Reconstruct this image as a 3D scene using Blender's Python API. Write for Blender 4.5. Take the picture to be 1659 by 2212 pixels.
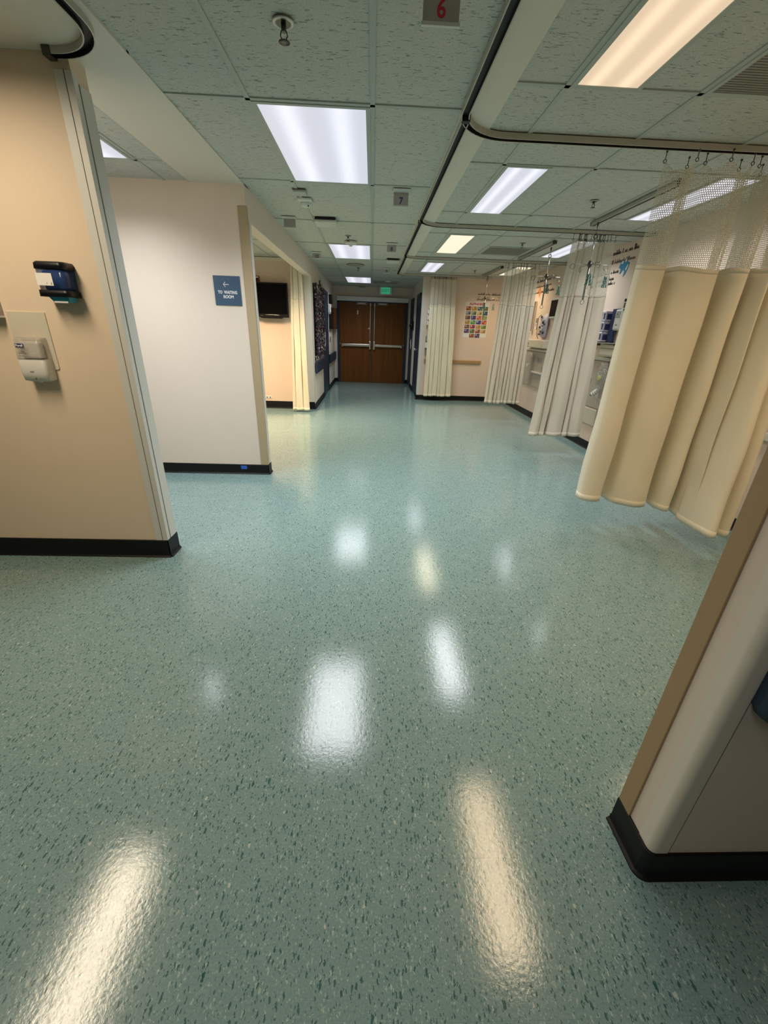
import bpy, bmesh, math, random
from mathutils import Vector, Matrix
PI = math.pi
S = bpy.context.scene
COL = S.collection
for o in list(bpy.data.objects): bpy.data.objects.remove(o, do_unlink=True)

# ------------------------------------------------------------------ camera
FPX, YAW, PITCH, ROLL, EYE = 883.63, .0410, -.4191, .0354, 1.385
def cam_basis():
    cy, sy, cp, sp = math.cos(YAW), math.sin(YAW), math.cos(PITCH), math.sin(PITCH)
    fw = Vector((sy*cp, cy*cp, sp)); r = Vector((cy, -sy, 0)); u = r.cross(fw)
    return r*math.cos(ROLL)+u*math.sin(ROLL), u*math.cos(ROLL)-r*math.sin(ROLL), fw
cr, cu, cf = cam_basis()
cam = bpy.data.objects.new('camera', bpy.data.cameras.new('camera')); COL.objects.link(cam)
cam.data.sensor_fit = 'HORIZONTAL'; cam.data.sensor_width = 36.0; cam.data.lens = 36.0*FPX/1659
cam.data.clip_start = .02; cam.data.clip_end = 60
cam.matrix_world = Matrix((( cr.x, cu.x, -cf.x, 0), (cr.y, cu.y, -cf.y, 0), (cr.z, cu.z, -cf.z, EYE), (0, 0, 0, 1)))
S.camera = cam
# ------------------------------------------------------------------ world, exposure
wd = bpy.data.worlds.new('world'); S.world = wd; wd.use_nodes = True
wd.node_tree.nodes['Background'].inputs[0].default_value = (.5, .5, .5, 1)
wd.node_tree.nodes['Background'].inputs[1].default_value = .05
vs = S.view_settings
vs.view_transform = 'Standard'; vs.look = 'None'; vs.gamma = 1; vs.use_curve_mapping = False
vs.exposure = 0.0
# lamp settings: lens emission (colour, strength), lamp power per square metre, lamp colour
WHITE_LENS, WARM_LENS, YEL_LENS = ((.86, .88, 1), .84), ((1, .76, .52), .86), ((1, .93, .70), .92)
P_LAMP = 15.2
WHITE_L, WARM_L, YEL_L, TUNG_L = (.93, .96, 1), (1, .74, .47), (1, .88, .66), (1, .70, .42)
SPREAD = math.radians(136)

# ------------------------------------------------------------------ dimensions
C = 2.389            # ceiling
XL, XR, YD = -1.024, 1.036, 12.15   # corridor walls, far wall
RW = 2.932           # bay wall
YB = 9.26            # far end of the bays
YP = 2.34            # wall at the left, front face
YS = 4.0             # wall with the sign
YA = 7.72            # back wall of the alcove
CX0, R0 = -.018, 2.658   # ceiling grid

# ------------------------------------------------------------------ materials
def mat(name):
    m = bpy.data.materials.new(name); m.use_nodes = True
    nt = m.node_tree; return m, nt, nt.nodes, nt.links, nt.nodes['Principled BSDF']
def N(nt, t, **kw):
    n = nt.nodes.new(t)
    for k, v in kw.items():
        if k.startswith('i_'):
            key = k[2:]; key = int(key) if key.isdigit() else key
            n.inputs[key].default_value = v
        else: setattr(n, k, v)
    return n
def c4(c): return (c[0], c[1], c[2], 1)
def math_n(nt, op, a, b=None, c=None, clamp=False):
    n = nt.nodes.new('ShaderNodeMath'); n.operation = op; n.use_clamp = clamp
    for i, v in enumerate((a, b, c)):
        if v is None: continue
        if isinstance(v, (int, float)): n.inputs[i].default_value = v
        else: nt.links.new(v, n.inputs[i])
    return n.outputs[0]
def mixc(nt, f, a, b):
    n = nt.nodes.new('ShaderNodeMix'); n.data_type = 'RGBA'
    for idx, v in ((0, f), (6, a), (7, b)):
        if isinstance(v, (int, float)): n.inputs[idx].default_value = v
        elif isinstance(v, tuple): n.inputs[idx].default_value = c4(v)
        else: nt.links.new(v, n.inputs[idx])
    return n.outputs[2]
def simple(name, col, rough=.5, metal=0, noise=.04, nscale=12, bump=0, bscale=60, **kw):
    m, nt, ns, lk, p = mat(name)
    tc = N(nt, 'ShaderNodeTexCoord')
    no = N(nt, 'ShaderNodeTexNoise', i_Scale=nscale, i_Detail=3.0); lk.new(tc.outputs['Object'], no.inputs['Vector'])
    k = math_n(nt, 'MULTIPLY_ADD', no.outputs[0], 2*noise, 1-noise)
    mul = N(nt, 'ShaderNodeVectorMath', operation='SCALE'); mul.inputs[0].default_value = col; lk.new(k, mul.inputs['Scale'])
    lk.new(mul.outputs[0], p.inputs['Base Color'])
    p.inputs['Roughness'].default_value = rough; p.inputs['Metallic'].default_value = metal
    for k2, v in kw.items(): p.inputs[k2.replace('_', ' ')].default_value = v
    if bump:
        b = N(nt, 'ShaderNodeTexNoise', i_Scale=bscale, i_Detail=4.0); lk.new(tc.outputs['Object'], b.inputs['Vector'])
        bn = N(nt, 'ShaderNodeBump', i_Strength=bump, i_Distance=.002); lk.new(b.outputs[0], bn.inputs['Height'])
        lk.new(bn.outputs[0], p.inputs['Normal'])
    return m
def emis(name, col, strength, stripes=False, dots=True):
    m, nt, ns, lk, p = mat(name)
    p.inputs['Base Color'].default_value = c4([.18*x for x in col]); p.inputs['Roughness'].default_value = .45
    tc = N(nt, 'ShaderNodeTexCoord'); sx = N(nt, 'ShaderNodeSeparateXYZ'); lk.new(tc.outputs['UV'], sx.inputs[0])
    s = strength
    if stripes:      # the tubes show through the prismatic lens (uv in 0..1 across the lens)
        w = math_n(nt, 'COSINE', math_n(nt, 'MULTIPLY', sx.outputs[0], 4*PI))
        w = math_n(nt, 'POWER', math_n(nt, 'MULTIPLY_ADD', w, -.5, .5), 2.0)
        s = math_n(nt, 'MULTIPLY_ADD', w, strength*.34, strength*.84)
    if dots:
        v = N(nt, 'ShaderNodeTexVoronoi', i_Scale=260.0); lk.new(tc.outputs['Object'], v.inputs['Vector'])
        k = math_n(nt, 'MULTIPLY_ADD', v.outputs[0], .12, .94)
        s = math_n(nt, 'MULTIPLY', k, s)
    if isinstance(s, (int, float)): p.inputs['Emission Strength'].default_value = s
    else: lk.new(s, p.inputs['Emission Strength'])
    p.inputs['Emission Color'].default_value = c4(col)
    return m

M = {}
M['wall'] = simple('wall_paint', (.75, .66, .56), .55, noise=.015, nscale=3, bump=.12, bscale=220)
M['wall_peach'] = simple('wall_paint_peach', (.74, .60, .49), .55, noise=.015, nscale=3, bump=.12, bscale=220)
M['wall_warm_lit'] = simple('wall_paint_warm_lit', (.76, .62, .46), .55, noise=.015, nscale=3, bump=.12, bscale=220)  # copy of the wall paint with the warm lamp's glow put into its colour
M['plaster'] = simple('plaster_soffit', (.68, .66, .57), .6, noise=.015, nscale=3, bump=.08, bscale=200)
M['guard'] = simple('corner_guard_white', (.66, .66, .61), .4, noise=.02)
M['guard_cream'] = simple('corner_guard_cream', (.74, .70, .60), .4, noise=.02)
M['cream_tape'] = simple('pale_joint_strip', (.72, .61, .52), .45, noise=.02)
M['tan'] = simple('tan_corner_guard', (.40, .275, .14), .42, noise=.02, bump=.1, bscale=300)
M['tan_light'] = simple('tan_corner_guard_light', (.43, .34, .21), .42, noise=.02, bump=.1, bscale=300)
M['black_base'] = simple('black_vinyl_base', (.007, .007, .008), .45, noise=.1, Specular_IOR_Level=.25)
M['groove'] = simple('dark_groove', (.10, .085, .06), .7)
M['blue'] = simple('navy_paint', (.014, .034, .066), .4, noise=.03)
M['blue_sign'] = simple('navy_sign_plastic', (.030, .080, .150), .45, noise=.03)
M['white'] = simple('white_plastic', (.78, .78, .75), .35, noise=.02)
M['offwhite'] = simple('offwhite_metal', (.62, .61, .55), .4, noise=.02)
M['device'] = simple('ceiling_device_plastic', (.62, .66, .62), .4, noise=.02)
M['tee'] = simple('ceiling_tee_paint', (.43, .48, .44), .5, noise=.02)
M['beige_plastic'] = simple('beige_plastic', (.62, .57, .46), .4, noise=.02)
M['black'] = simple('black_plastic', (.006, .006, .008), .35, noise=.1, Specular_IOR_Level=.3)
M['screen'] = simple('screen_glass', (.003, .003, .004), .15, noise=.0, Specular_IOR_Level=.12)
M['panel'] = simple('service_panel_beige', (.45, .40, .33), .45, noise=.03)
M['steel'] = simple('brushed_steel', (.62, .62, .60), .28, 1, noise=.06, nscale=40)
M['dark_steel'] = simple('dark_steel', (.10, .10, .09), .35, .9)
M['pole_grey'] = simple('pole_grey_metal', (.26, .25, .23), .3, .85)
M['aluminium'] = simple('aluminium', (.55, .55, .52), .4, .85)
M['track'] = simple('track_grey', (.48, .47, .40), .4, .1)
M['track_dark'] = simple('track_slot_dark', (.012, .012, .012), .6)
M['vent'] = simple('grey_vent', (.30, .31, .27), .6)
M['red'] = simple('red_plastic', (.36, .03, .02), .4)
M['red_text'] = simple('red_ink', (.55, .02, .04), .5)
M['blue_text'] = simple('blue_ink', (.03, .03, .16), .5)
M['navy'] = simple('navy_ink', (.022, .030, .095), .5)
M['white_text'] = simple('white_ink', (.72, .74, .74), .5)
M['grey_text'] = simple('grey_ink', (.16, .15, .14), .5)
M['plate_grey'] = simple('sign_plate_grey', (.40, .38, .38), .35, noise=.02)
M['wood_rail'] = simple('wood_rail', (.42, .26, .11), .4, noise=.1, nscale=25)
M['tape'] = simple('blue_tape', (.02, .12, .50), .5)
M['cyan'] = simple('cyan_plastic', (.02, .30, .46), .35)
M['paper'] = simple('paper', (.80, .78, .74), .6, noise=.02)
M['greengrey'] = simple('green_beads', (.01, .16, .10), .3, noise=.2)
M['silver_bead'] = simple('grey_beads', (.30, .34, .32), .3, .4, noise=.2)
M['decal_text'] = simple('decal_brown_ink', (.20, .14, .12), .6)
M['decal_black'] = simple('decal_black_ink', (.03, .025, .025), .6)
M['decal_blue'] = simple('decal_blue', (.02, .22, .42), .5)
M['decal_orange'] = simple('decal_orange', (.80, .28, .08), .5)
M['purple'] = simple('purple_box_ink', (.13, .13, .27), .5)
M['lilac'] = simple('lilac_box_card', (.52, .50, .58), .5)
M['yellow'] = simple('yellow_label', (.55, .52, .18), .5)
M['cord'] = simple('grey_cord', (.12, .12, .12), .5)
M['brown_case'] = simple('brown_wood_case', (.085, .035, .012), .4, noise=.15, nscale=30)
M['lens_white'] = emis('lens_white', *WHITE_LENS, stripes=True)
M['lens_warm'] = emis('lens_warm', *WARM_LENS, stripes=True)
M['lens_yel'] = emis('lens_yellow', *YEL_LENS)
M['lens_plain'] = emis('lens_plain', (.9, .93, 1), 1.15)
M['exit_green'] = emis('exit_green', (.05, .62, .30), .42, dots=False)

def floor_mat():
    m, nt, ns, lk, p = mat('vinyl_tile_floor')
    tc = N(nt, 'ShaderNodeTexCoord'); sx = N(nt, 'ShaderNodeSeparateXYZ'); lk.new(tc.outputs['Object'], sx.inputs[0])
    base = N(nt, 'ShaderNodeTexNoise', i_Scale=9.0, i_Detail=5.0, i_Roughness=.65); lk.new(tc.outputs['Object'], base.inputs['Vector'])
    r = N(nt, 'ShaderNodeMapRange', i_1=.35, i_2=.65); lk.new(base.outputs[0], r.inputs[0])
    col = mixc(nt, r.outputs[0], (.155, .247, .240), (.180, .278, .270))
    fine = N(nt, 'ShaderNodeTexNoise', i_Scale=170.0, i_Detail=3.0, i_Roughness=.7); lk.new(tc.outputs['Object'], fine.inputs['Vector'])
    r2 = N(nt, 'ShaderNodeMapRange', i_1=.38, i_2=.66); lk.new(fine.outputs[0], r2.inputs[0])
    col = mixc(nt, r2.outputs[0], col, (.222, .325, .310))
    def chips(scale, rot, sq, colr, thr, size, col, off):
        mp = N(nt, 'ShaderNodeMapping'); mp.inputs['Rotation'].default_value = (0, 0, rot); mp.inputs['Scale'].default_value = (1, sq, 1)
        mp.inputs['Location'].default_value = (off, off*1.7, off*.3)
        wob = N(nt, 'ShaderNodeTexNoise', i_Scale=140.0, i_Detail=1.0); lk.new(tc.outputs['Object'], wob.inputs['Vector'])
        add = N(nt, 'ShaderNodeVectorMath', operation='MULTIPLY_ADD'); lk.new(wob.outputs['Color'], add.inputs[0])
        add.inputs[1].default_value = (.008, .008, 0); lk.new(tc.outputs['Object'], add.inputs[2])
        lk.new(add.outputs[0], mp.inputs['Vector'])
        v = N(nt, 'ShaderNodeTexVoronoi', voronoi_dimensions='2D', i_Scale=scale); lk.new(mp.outputs[0], v.inputs['Vector'])
        sc = N(nt, 'ShaderNodeSeparateColor'); lk.new(v.outputs['Color'], sc.inputs[0])
        a = math_n(nt, 'GREATER_THAN', sc.outputs[0], thr)
        szv = math_n(nt, 'MULTIPLY_ADD', sc.outputs[1], size*.9, size*.45)
        b = math_n(nt, 'LESS_THAN', v.outputs['Distance'], szv)
        f = math_n(nt, 'MULTIPLY', a, b); f = math_n(nt, 'MULTIPLY', f, .85)
        return mixc(nt, f, col, colr)
    col = chips(120, .5, .36, (.030, .095, .085), .80, .25, col, 0)
    col = chips(105, -.7, .34, (.045, .115, .105), .84, .22, col, 3.1)
    col = chips(125, 1.2, .36, (.36, .46, .41), .84, .20, col, 5.7)
    col = chips(100, -.2, .42, (.42, .50, .45), .92, .18, col, 8.9)
    col = chips(230, .3, .6, (.36, .46, .41), .82, .26, col, 12.3)
    col = chips(210, 2.3, .5, (.055, .13, .12), .80, .28, col, 18.3)
    col = chips(72, .9, .36, (.022, .085, .078), .94, .20, col, 15.0)
    col = chips(48, 2.0, .6, (.48, .52, .46), .975, .14, col, 21.0)
    # fine joints between the tiles
    def joint(ax, o):
        f = math_n(nt, 'FRACT', math_n(nt, 'DIVIDE', math_n(nt, 'ADD', sx.outputs[ax], 30*.3048-o), .3048))
        d = math_n(nt, 'ABSOLUTE', math_n(nt, 'SUBTRACT', f, .5))
        return math_n(nt, 'GREATER_THAN', d, .5-.0016)
    j = math_n(nt, 'MAXIMUM', joint(0, -.190), joint(1, .6635))
    col = mixc(nt, math_n(nt, 'MULTIPLY', j, .35), col, (.10, .17, .15))
    lk.new(col, p.inputs['Base Color'])
    rn = N(nt, 'ShaderNodeTexNoise', i_Scale=1.3, i_Detail=3.0); lk.new(tc.outputs['Object'], rn.inputs['Vector'])
    lk.new(math_n(nt, 'MULTIPLY_ADD', rn.outputs[0], .07, .085), p.inputs['Roughness'])
    p.inputs['IOR'].default_value = 1.5
    b1 = N(nt, 'ShaderNodeTexNoise', i_Scale=75.0, i_Detail=4.0, i_Roughness=.6); lk.new(tc.outputs['Object'], b1.inputs['Vector'])
    h = math_n(nt, 'SUBTRACT', b1.outputs[0], math_n(nt, 'MULTIPLY', j, 1.2))
    bn = N(nt, 'ShaderNodeBump', i_Strength=.16, i_Distance=.0022); lk.new(h, bn.inputs['Height']); lk.new(bn.outputs[0], p.inputs['Normal'])
    return m
M['floor'] = floor_mat()

def tile_mat():
    m, nt, ns, lk, p = mat('fissured_ceiling_tile')
    tc = N(nt, 'ShaderNodeTexCoord')
    mp = N(nt, 'ShaderNodeMapping'); mp.inputs['Scale'].default_value = (30, 120, 1); lk.new(tc.outputs['Object'], mp.inputs['Vector'])
    n1 = N(nt, 'ShaderNodeTexNoise', i_Scale=1.0, i_Detail=2.5, i_Roughness=.6, i_Distortion=.6); lk.new(mp.outputs[0], n1.inputs['Vector'])
    r = N(nt, 'ShaderNodeMapRange', i_1=.595, i_2=.66); lk.new(n1.outputs[0], r.inputs[0])
    n2 = N(nt, 'ShaderNodeTexNoise', i_Scale=140.0, i_Detail=3.0, i_Roughness=.7); lk.new(tc.outputs['Object'], n2.inputs['Vector'])
    r2 = N(nt, 'ShaderNodeMapRange', i_1=.35, i_2=.65); lk.new(n2.outputs[0], r2.inputs[0])
    col = mixc(nt, r2.outputs[0], (.49, .515, .47), (.59, .61, .56))
    col = mixc(nt, math_n(nt, 'MULTIPLY', r.outputs[0], .8), col, (.17, .20, .18))
    lk.new(col, p.inputs['Base Color']); p.inputs['Roughness'].default_value = .9
    h = math_n(nt, 'SUBTRACT', math_n(nt, 'MULTIPLY', n2.outputs[0], .5), r.outputs[0])
    bn = N(nt, 'ShaderNodeBump', i_Strength=.5, i_Distance=.003); lk.new(h, bn.inputs['Height']); lk.new(bn.outputs[0], p.inputs['Normal'])
    return m
M['tile'] = tile_mat()

def wood_mat(name, dark, light):
    m, nt, ns, lk, p = mat(name)
    tc = N(nt, 'ShaderNodeTexCoord')
    mp = N(nt, 'ShaderNodeMapping'); mp.inputs['Scale'].default_value = (16, 16, .9); lk.new(tc.outputs['Object'], mp.inputs['Vector'])
    n1 = N(nt, 'ShaderNodeTexNoise', i_Scale=1.0, i_Detail=5.0, i_Distortion=.4); lk.new(mp.outputs[0], n1.inputs['Vector'])
    r = N(nt, 'ShaderNodeMapRange', i_1=.3, i_2=.7); lk.new(n1.outputs[0], r.inputs[0])
    lk.new(mixc(nt, r.outputs[0], dark, light), p.inputs['Base Color']); p.inputs['Roughness'].default_value = .42; p.inputs['Specular IOR Level'].default_value = .25
    return m
M['door_wood'] = wood_mat('door_wood', (.135, .043, .006), (.190, .068, .012))

def fabric_mat(name, col):
    m, nt, ns, lk, p = mat(name)
    tc = N(nt, 'ShaderNodeTexCoord')
    mp = N(nt, 'ShaderNodeMapping'); mp.inputs['Scale'].default_value = (420, 260, 1); lk.new(tc.outputs['UV'], mp.inputs['Vector'])
    n1 = N(nt, 'ShaderNodeTexNoise', i_Scale=1.0, i_Detail=2.0); lk.new(mp.outputs[0], n1.inputs['Vector'])
    n2 = N(nt, 'ShaderNodeTexNoise', i_Scale=5.0, i_Detail=4.0); lk.new(tc.outputs['UV'], n2.inputs['Vector'])
    k = math_n(nt, 'MULTIPLY_ADD', n1.outputs[0], .16, .86); k = math_n(nt, 'MULTIPLY_ADD', n2.outputs[0], .10, k)
    mul = N(nt, 'ShaderNodeVectorMath', operation='SCALE'); mul.inputs[0].default_value = col; lk.new(k, mul.inputs['Scale'])
    lk.new(mul.outputs[0], p.inputs['Base Color']); p.inputs['Roughness'].default_value = .85
    p.inputs['Sheen Weight'].default_value = .15
    bn = N(nt, 'ShaderNodeBump', i_Strength=.25, i_Distance=.001)
    n3 = N(nt, 'ShaderNodeTexNoise', i_Scale=26.0, i_Detail=4.0); lk.new(tc.outputs['UV'], n3.inputs['Vector'])
    hh = math_n(nt, 'MULTIPLY_ADD', n3.outputs[0], 3.0, n1.outputs[0])
    lk.new(hh, bn.inputs['Height']); lk.new(bn.outputs[0], p.inputs['Normal'])
    tr = N(nt, 'ShaderNodeBsdfTranslucent'); lk.new(mul.outputs[0], tr.inputs[0])
    ms = N(nt, 'ShaderNodeMixShader'); ms.inputs[0].default_value = .13
    lk.new(p.outputs[0], ms.inputs[1]); lk.new(tr.outputs[0], ms.inputs[2])
    lk.new(ms.outputs[0], ns['Material Output'].inputs[0])
    return m
M['fab_yellow'] = fabric_mat('curtain_fabric_yellow', (.90, .84, .67))
M['fab_cream'] = fabric_mat('curtain_fabric_cream', (.78, .70, .57))
M['fab_pale'] = fabric_mat('curtain_fabric_pale', (.83, .78, .60))

def net_mat(name, col, cell=.0125, wire=.17):
    # a woven net of six-sided holes: real holes cut by transparency
    m, nt, ns, lk, p = mat(name)
    tc = N(nt, 'ShaderNodeTexCoord')
    sc = N(nt, 'ShaderNodeVectorMath', operation='SCALE'); sc.inputs['Scale'].default_value = 1/cell; lk.new(tc.outputs['UV'], sc.inputs[0])
    r3 = math.sqrt(3)
    def cellv(off):
        a = N(nt, 'ShaderNodeVectorMath', operation='ADD'); a.inputs[1].default_value = (500-off[0], 866-off[1], 0); lk.new(sc.outputs[0], a.inputs[0])
        md = N(nt, 'ShaderNodeVectorMath', operation='MODULO'); md.inputs[1].default_value = (1, r3, 1); lk.new(a.outputs[0], md.inputs[0])
        sb = N(nt, 'ShaderNodeVectorMath', operation='SUBTRACT'); sb.inputs[1].default_value = (.5, r3/2, 0); lk.new(md.outputs[0], sb.inputs[0])
        ab = N(nt, 'ShaderNodeVectorMath', operation='ABSOLUTE'); lk.new(sb.outputs[0], ab.inputs[0])
        mk = N(nt, 'ShaderNodeVectorMath', operation='MULTIPLY'); mk.inputs[1].default_value = (1, 1, 0); lk.new(ab.outputs[0], mk.inputs[0])
        dt = N(nt, 'ShaderNodeVectorMath', operation='DOT_PRODUCT'); dt.inputs[1].default_value = (.5, r3/2, 0); lk.new(mk.outputs[0], dt.inputs[0])
        sp = N(nt, 'ShaderNodeSeparateXYZ'); lk.new(mk.outputs[0], sp.inputs[0])
        return math_n(nt, 'MAXIMUM', dt.outputs['Value'], sp.outputs[0])
    d = math_n(nt, 'MINIMUM', cellv((0, 0)), cellv((.5, r3/2)))   # 0 centre .. .5 edge
    f = math_n(nt, 'GREATER_THAN', d, .5-wire/2)
    tb = N(nt, 'ShaderNodeBsdfTransparent')
    p.inputs['Base Color'].default_value = c4(col); p.inputs['Roughness'].default_value = .7
    tr = N(nt, 'ShaderNodeBsdfTranslucent'); tr.inputs[0].default_value = c4(col)
    m0 = N(nt, 'ShaderNodeMixShader'); m0.inputs[0].default_value = .3; lk.new(p.outputs[0], m0.inputs[1]); lk.new(tr.outputs[0], m0.inputs[2])
    ms = N(nt, 'ShaderNodeMixShader'); lk.new(f, ms.inputs[0]); lk.new(tb.outputs[0], ms.inputs[1]); lk.new(m0.outputs[0], ms.inputs[2])
    lk.new(ms.outputs[0], ns['Material Output'].inputs[0])
    return m
M['net'] = net_mat('curtain_net', (.74, .70, .56), .0125, .31)
M['net_far'] = net_mat('curtain_net_dense', (.74, .71, .60), .0125, .56)

def clear_mat(name, col, rough=.12, alpha=.45):
    m, nt, ns, lk, p = mat(name)
    tc = N(nt, 'ShaderNodeTexCoord')
    no = N(nt, 'ShaderNodeTexNoise', i_Scale=30.0, i_Detail=2.0); lk.new(tc.outputs['Object'], no.inputs['Vector'])
    k = math_n(nt, 'MULTIPLY_ADD', no.outputs[0], .3, alpha-.15)
    lk.new(k, p.inputs['Alpha'])
    p.inputs['Base Color'].default_value = c4(col); p.inputs['Roughness'].default_value = rough
    return m
M['clear'] = clear_mat('clear_plastic', (.55, .52, .47), .08, .38)
M['clear_blue'] = clear_mat('smoked_blue_plastic', (.03, .07, .22), .10, .60)
M['bag'] = clear_mat('clear_bag', (.50, .47, .42), .15, .34)

def foil_mat():
    m, nt, ns, lk, p = mat('foil_flakes')
    tc = N(nt, 'ShaderNodeTexCoord')
    v = N(nt, 'ShaderNodeTexWhiteNoise', noise_dimensions='3D')
    geo = N(nt, 'ShaderNodeNewGeometry')
    sn = N(nt, 'ShaderNodeVectorMath', operation='SNAP'); sn.inputs[1].default_value = (.03, .03, .03)
    lk.new(geo.outputs['Position'], sn.inputs[0]); lk.new(sn.outputs[0], v.inputs[0])
    cr_ = N(nt, 'ShaderNodeValToRGB'); e = cr_.color_ramp; e.interpolation = 'CONSTANT'
    e.elements[0].position = 0; e.elements[0].color = (.02, .02, .025, 1)
    e.elements[1].position = .35; e.elements[1].color = (.10, .09, .11, 1)
    for pos, c in ((.55, (.20, .03, .05, 1)), (.68, (.13, .12, .15, 1)), (.90, (.75, .75, .75, 1))):
        x = e.elements.new(pos); x.color = c
    lk.new(v.outputs[0], cr_.inputs[0]); lk.new(cr_.outputs[0], p.inputs['Base Color'])
    p.inputs['Metallic'].default_value = .7; p.inputs['Roughness'].default_value = .3
    return m
M['foil'] = foil_mat()
PC = {}
def pcol(c):
    if c not in PC: PC[c] = simple('poster_ink', c, .5, noise=.02)
    return PC[c]

# ------------------------------------------------------------------ mesh helpers
def wloc(o):
    v = Vector((0, 0, 0))
    while o: v += Vector(o.location); o = o.parent
    return v
class MB:
    """collects shapes in world coordinates, then links them as ONE mesh object"""
    def __init__(s): s.bm = bmesh.new(); s.uv = s.bm.loops.layers.uv.new('UVMap')
    def box(s, x0, x1, y0, y1, z0, z1, bev=0, mtx=None):
        r = bmesh.ops.create_cube(s.bm, size=1); vs_ = r['verts']
        for v in vs_:
            v.co = Vector(((x0+x1)/2+v.co.x*(x1-x0), (y0+y1)/2+v.co.y*(y1-y0), (z0+z1)/2+v.co.z*(z1-z0)))
        if bev:
            es = list({e for v in vs_ for e in v.link_edges})
            rr = bmesh.ops.bevel(s.bm, geom=es, offset=bev, segments=2, affect='EDGES', profile=.5)
            vs_ = list({v for f in rr['faces'] for v in f.verts} | {v for v in vs_ if v.is_valid})
        if mtx:
            for v in vs_: v.co = mtx @ v.co
        return s
    def cyl(s, a, b, r, n=16, r2=None, caps=True):
        a, b = Vector(a), Vector(b); d = b-a
        q = d.to_track_quat('Z', 'Y').to_matrix()
        r2 = r if r2 is None else r2
        A = [s.bm.verts.new(a+q@Vector((r*math.cos(2*PI*i/n), r*math.sin(2*PI*i/n), 0))) for i in range(n)]
        B = [s.bm.verts.new(b+q@Vector((r2*math.cos(2*PI*i/n), r2*math.sin(2*PI*i/n), 0))) for i in range(n)]
        for i in range(n): s.bm.faces.new((A[i], A[(i+1)%n], B[(i+1)%n], B[i])).smooth = True
        if caps: s.bm.faces.new(A[::-1]); s.bm.faces.new(B)
        return s
    def tube(s, pts, r, n=8, closed=False):
        pts = [Vector(p) for p in pts]; rings = []; m = len(pts)
        for i, p in enumerate(pts):
            if closed: d = pts[(i+1)%m]-pts[i-1]
            else: d = pts[min(i+1, m-1)]-pts[max(i-1, 0)]
            q = d.to_track_quat('Z', 'Y').to_matrix()
            rings.append([s.bm.verts.new(p+q@Vector((r*math.cos(2*PI*k/n), r*math.sin(2*PI*k/n), 0))) for k in range(n)])
        rng = range(m) if closed else range(m-1)
        for i in rng:
            a, b = rings[i], rings[(i+1)%m]
            # align twisted rings
            if closed or True:
                best = min(range(n), key=lambda k: (a[0].co-b[k].co).length); b = b[best:]+b[:best]
            for k in range(n): s.bm.faces.new((a[k], a[(k+1)%n], b[(k+1)%n], b[k])).smooth = True
        if not closed: s.bm.faces.new(rings[0][::-1]); s.bm.faces.new(rings[-1])
        return s
    def ring(s, c, r, t, axis='Y', n=20, a0=0, a1=2*PI):
        pts = []
        full = abs(a1-a0-2*PI) < 1e-6
        for i in range(n if full else n+1):
            a = a0+(a1-a0)*i/n
            if axis == 'Y': pts.append((c[0]+r*math.cos(a), c[1], c[2]+r*math.sin(a)))
            elif axis == 'X': pts.append((c[0], c[1]+r*math.cos(a), c[2]+r*math.sin(a)))
            else: pts.append((c[0]+r*math.cos(a), c[1]+r*math.sin(a), c[2]))
        return s.tube(pts, t, 8, full)
    def sphere(s, c, r, seg=12, sc=(1, 1, 1)):
        rr = bmesh.ops.create_uvsphere(s.bm, u_segments=seg, v_segments=max(6, seg//2+2), radius=r)
        for v in rr['verts']: v.co = Vector((c[0]+v.co.x*sc[0], c[1]+v.co.y*sc[1], c[2]+v.co.z*sc[2]))
        for v in rr['verts']:
            for f in v.link_faces: f.smooth = True
        return s
    def prism(s, pts, d):
        """extrude planar polygon pts by vector d"""
        d = Vector(d); A = [s.bm.verts.new(Vector(p)) for p in pts]; B = [s.bm.verts.new(Vector(p)+d) for p in pts]
        n = len(A)
        s.bm.faces.new(A[::-1]); s.bm.faces.new(B)
        for i in range(n): s.bm.faces.new((A[i], A[(i+1)%n], B[(i+1)%n], B[i]))
        return s
    def quad(s, a, b, c, d, uv=True):
        f = s.bm.faces.new([s.bm.verts.new(Vector(p)) for p in (a, b, c, d)])
        for l, t in zip(f.loops, ((0, 0), (1, 0), (1, 1), (0, 1))): l[s.uv].uv = t
        return s
    def loft(s, rings, cap=True, smooth=True):
        R_ = [[s.bm.verts.new(Vector(p)) for p in r] for r in rings]; n = len(R_[0])
        for a, b in zip(R_, R_[1:]):
            for k in range(n): s.bm.faces.new((a[k], a[(k+1)%n], b[(k+1)%n], b[k])).smooth = smooth
        if cap: s.bm.faces.new(R_[0][::-1]); s.bm.faces.new(R_[-1])
        return s
    def build(s, name, m, parent=None, label=None, cat=None, group=None, kind=None, origin=None, norm=True):
        if norm: bmesh.ops.recalc_face_normals(s.bm, faces=s.bm.faces)
        me = bpy.data.meshes.new(name)
        if parent is not None: org = Vector((0, 0, 0)); base = wloc(parent)
        elif kind == 'structure': org = base = Vector((0, 0, 0))
        else:
            co = [v.co for v in s.bm.verts]
            org = Vector(origin) if origin else Vector(((min(c.x for c in co)+max(c.x for c in co))/2, (min(c.y for c in co)+max(c.y for c in co))/2, min(c.z for c in co)))
            base = org
        for v in s.bm.verts: v.co -= base
        s.bm.to_mesh(me); s.bm.free()
        me.materials.append(M[m] if isinstance(m, str) else m)
        o = bpy.data.objects.new(name, me); COL.objects.link(o); o.location = org
        if parent is not None: o.parent = parent
        tag(o, label, cat, group, kind)
        return o
def tag(o, label=None, cat=None, group=None, kind=None):
    for k, v in (('label', label), ('category', cat), ('group', group), ('kind', kind)):
        if v: o[k] = v
    return o
def thing(name, loc, label, cat, group=None):
    o = bpy.data.objects.new(name, None); COL.objects.link(o); o.location = loc; o.empty_display_size = .05
    return tag(o, label, cat, group)
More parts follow.
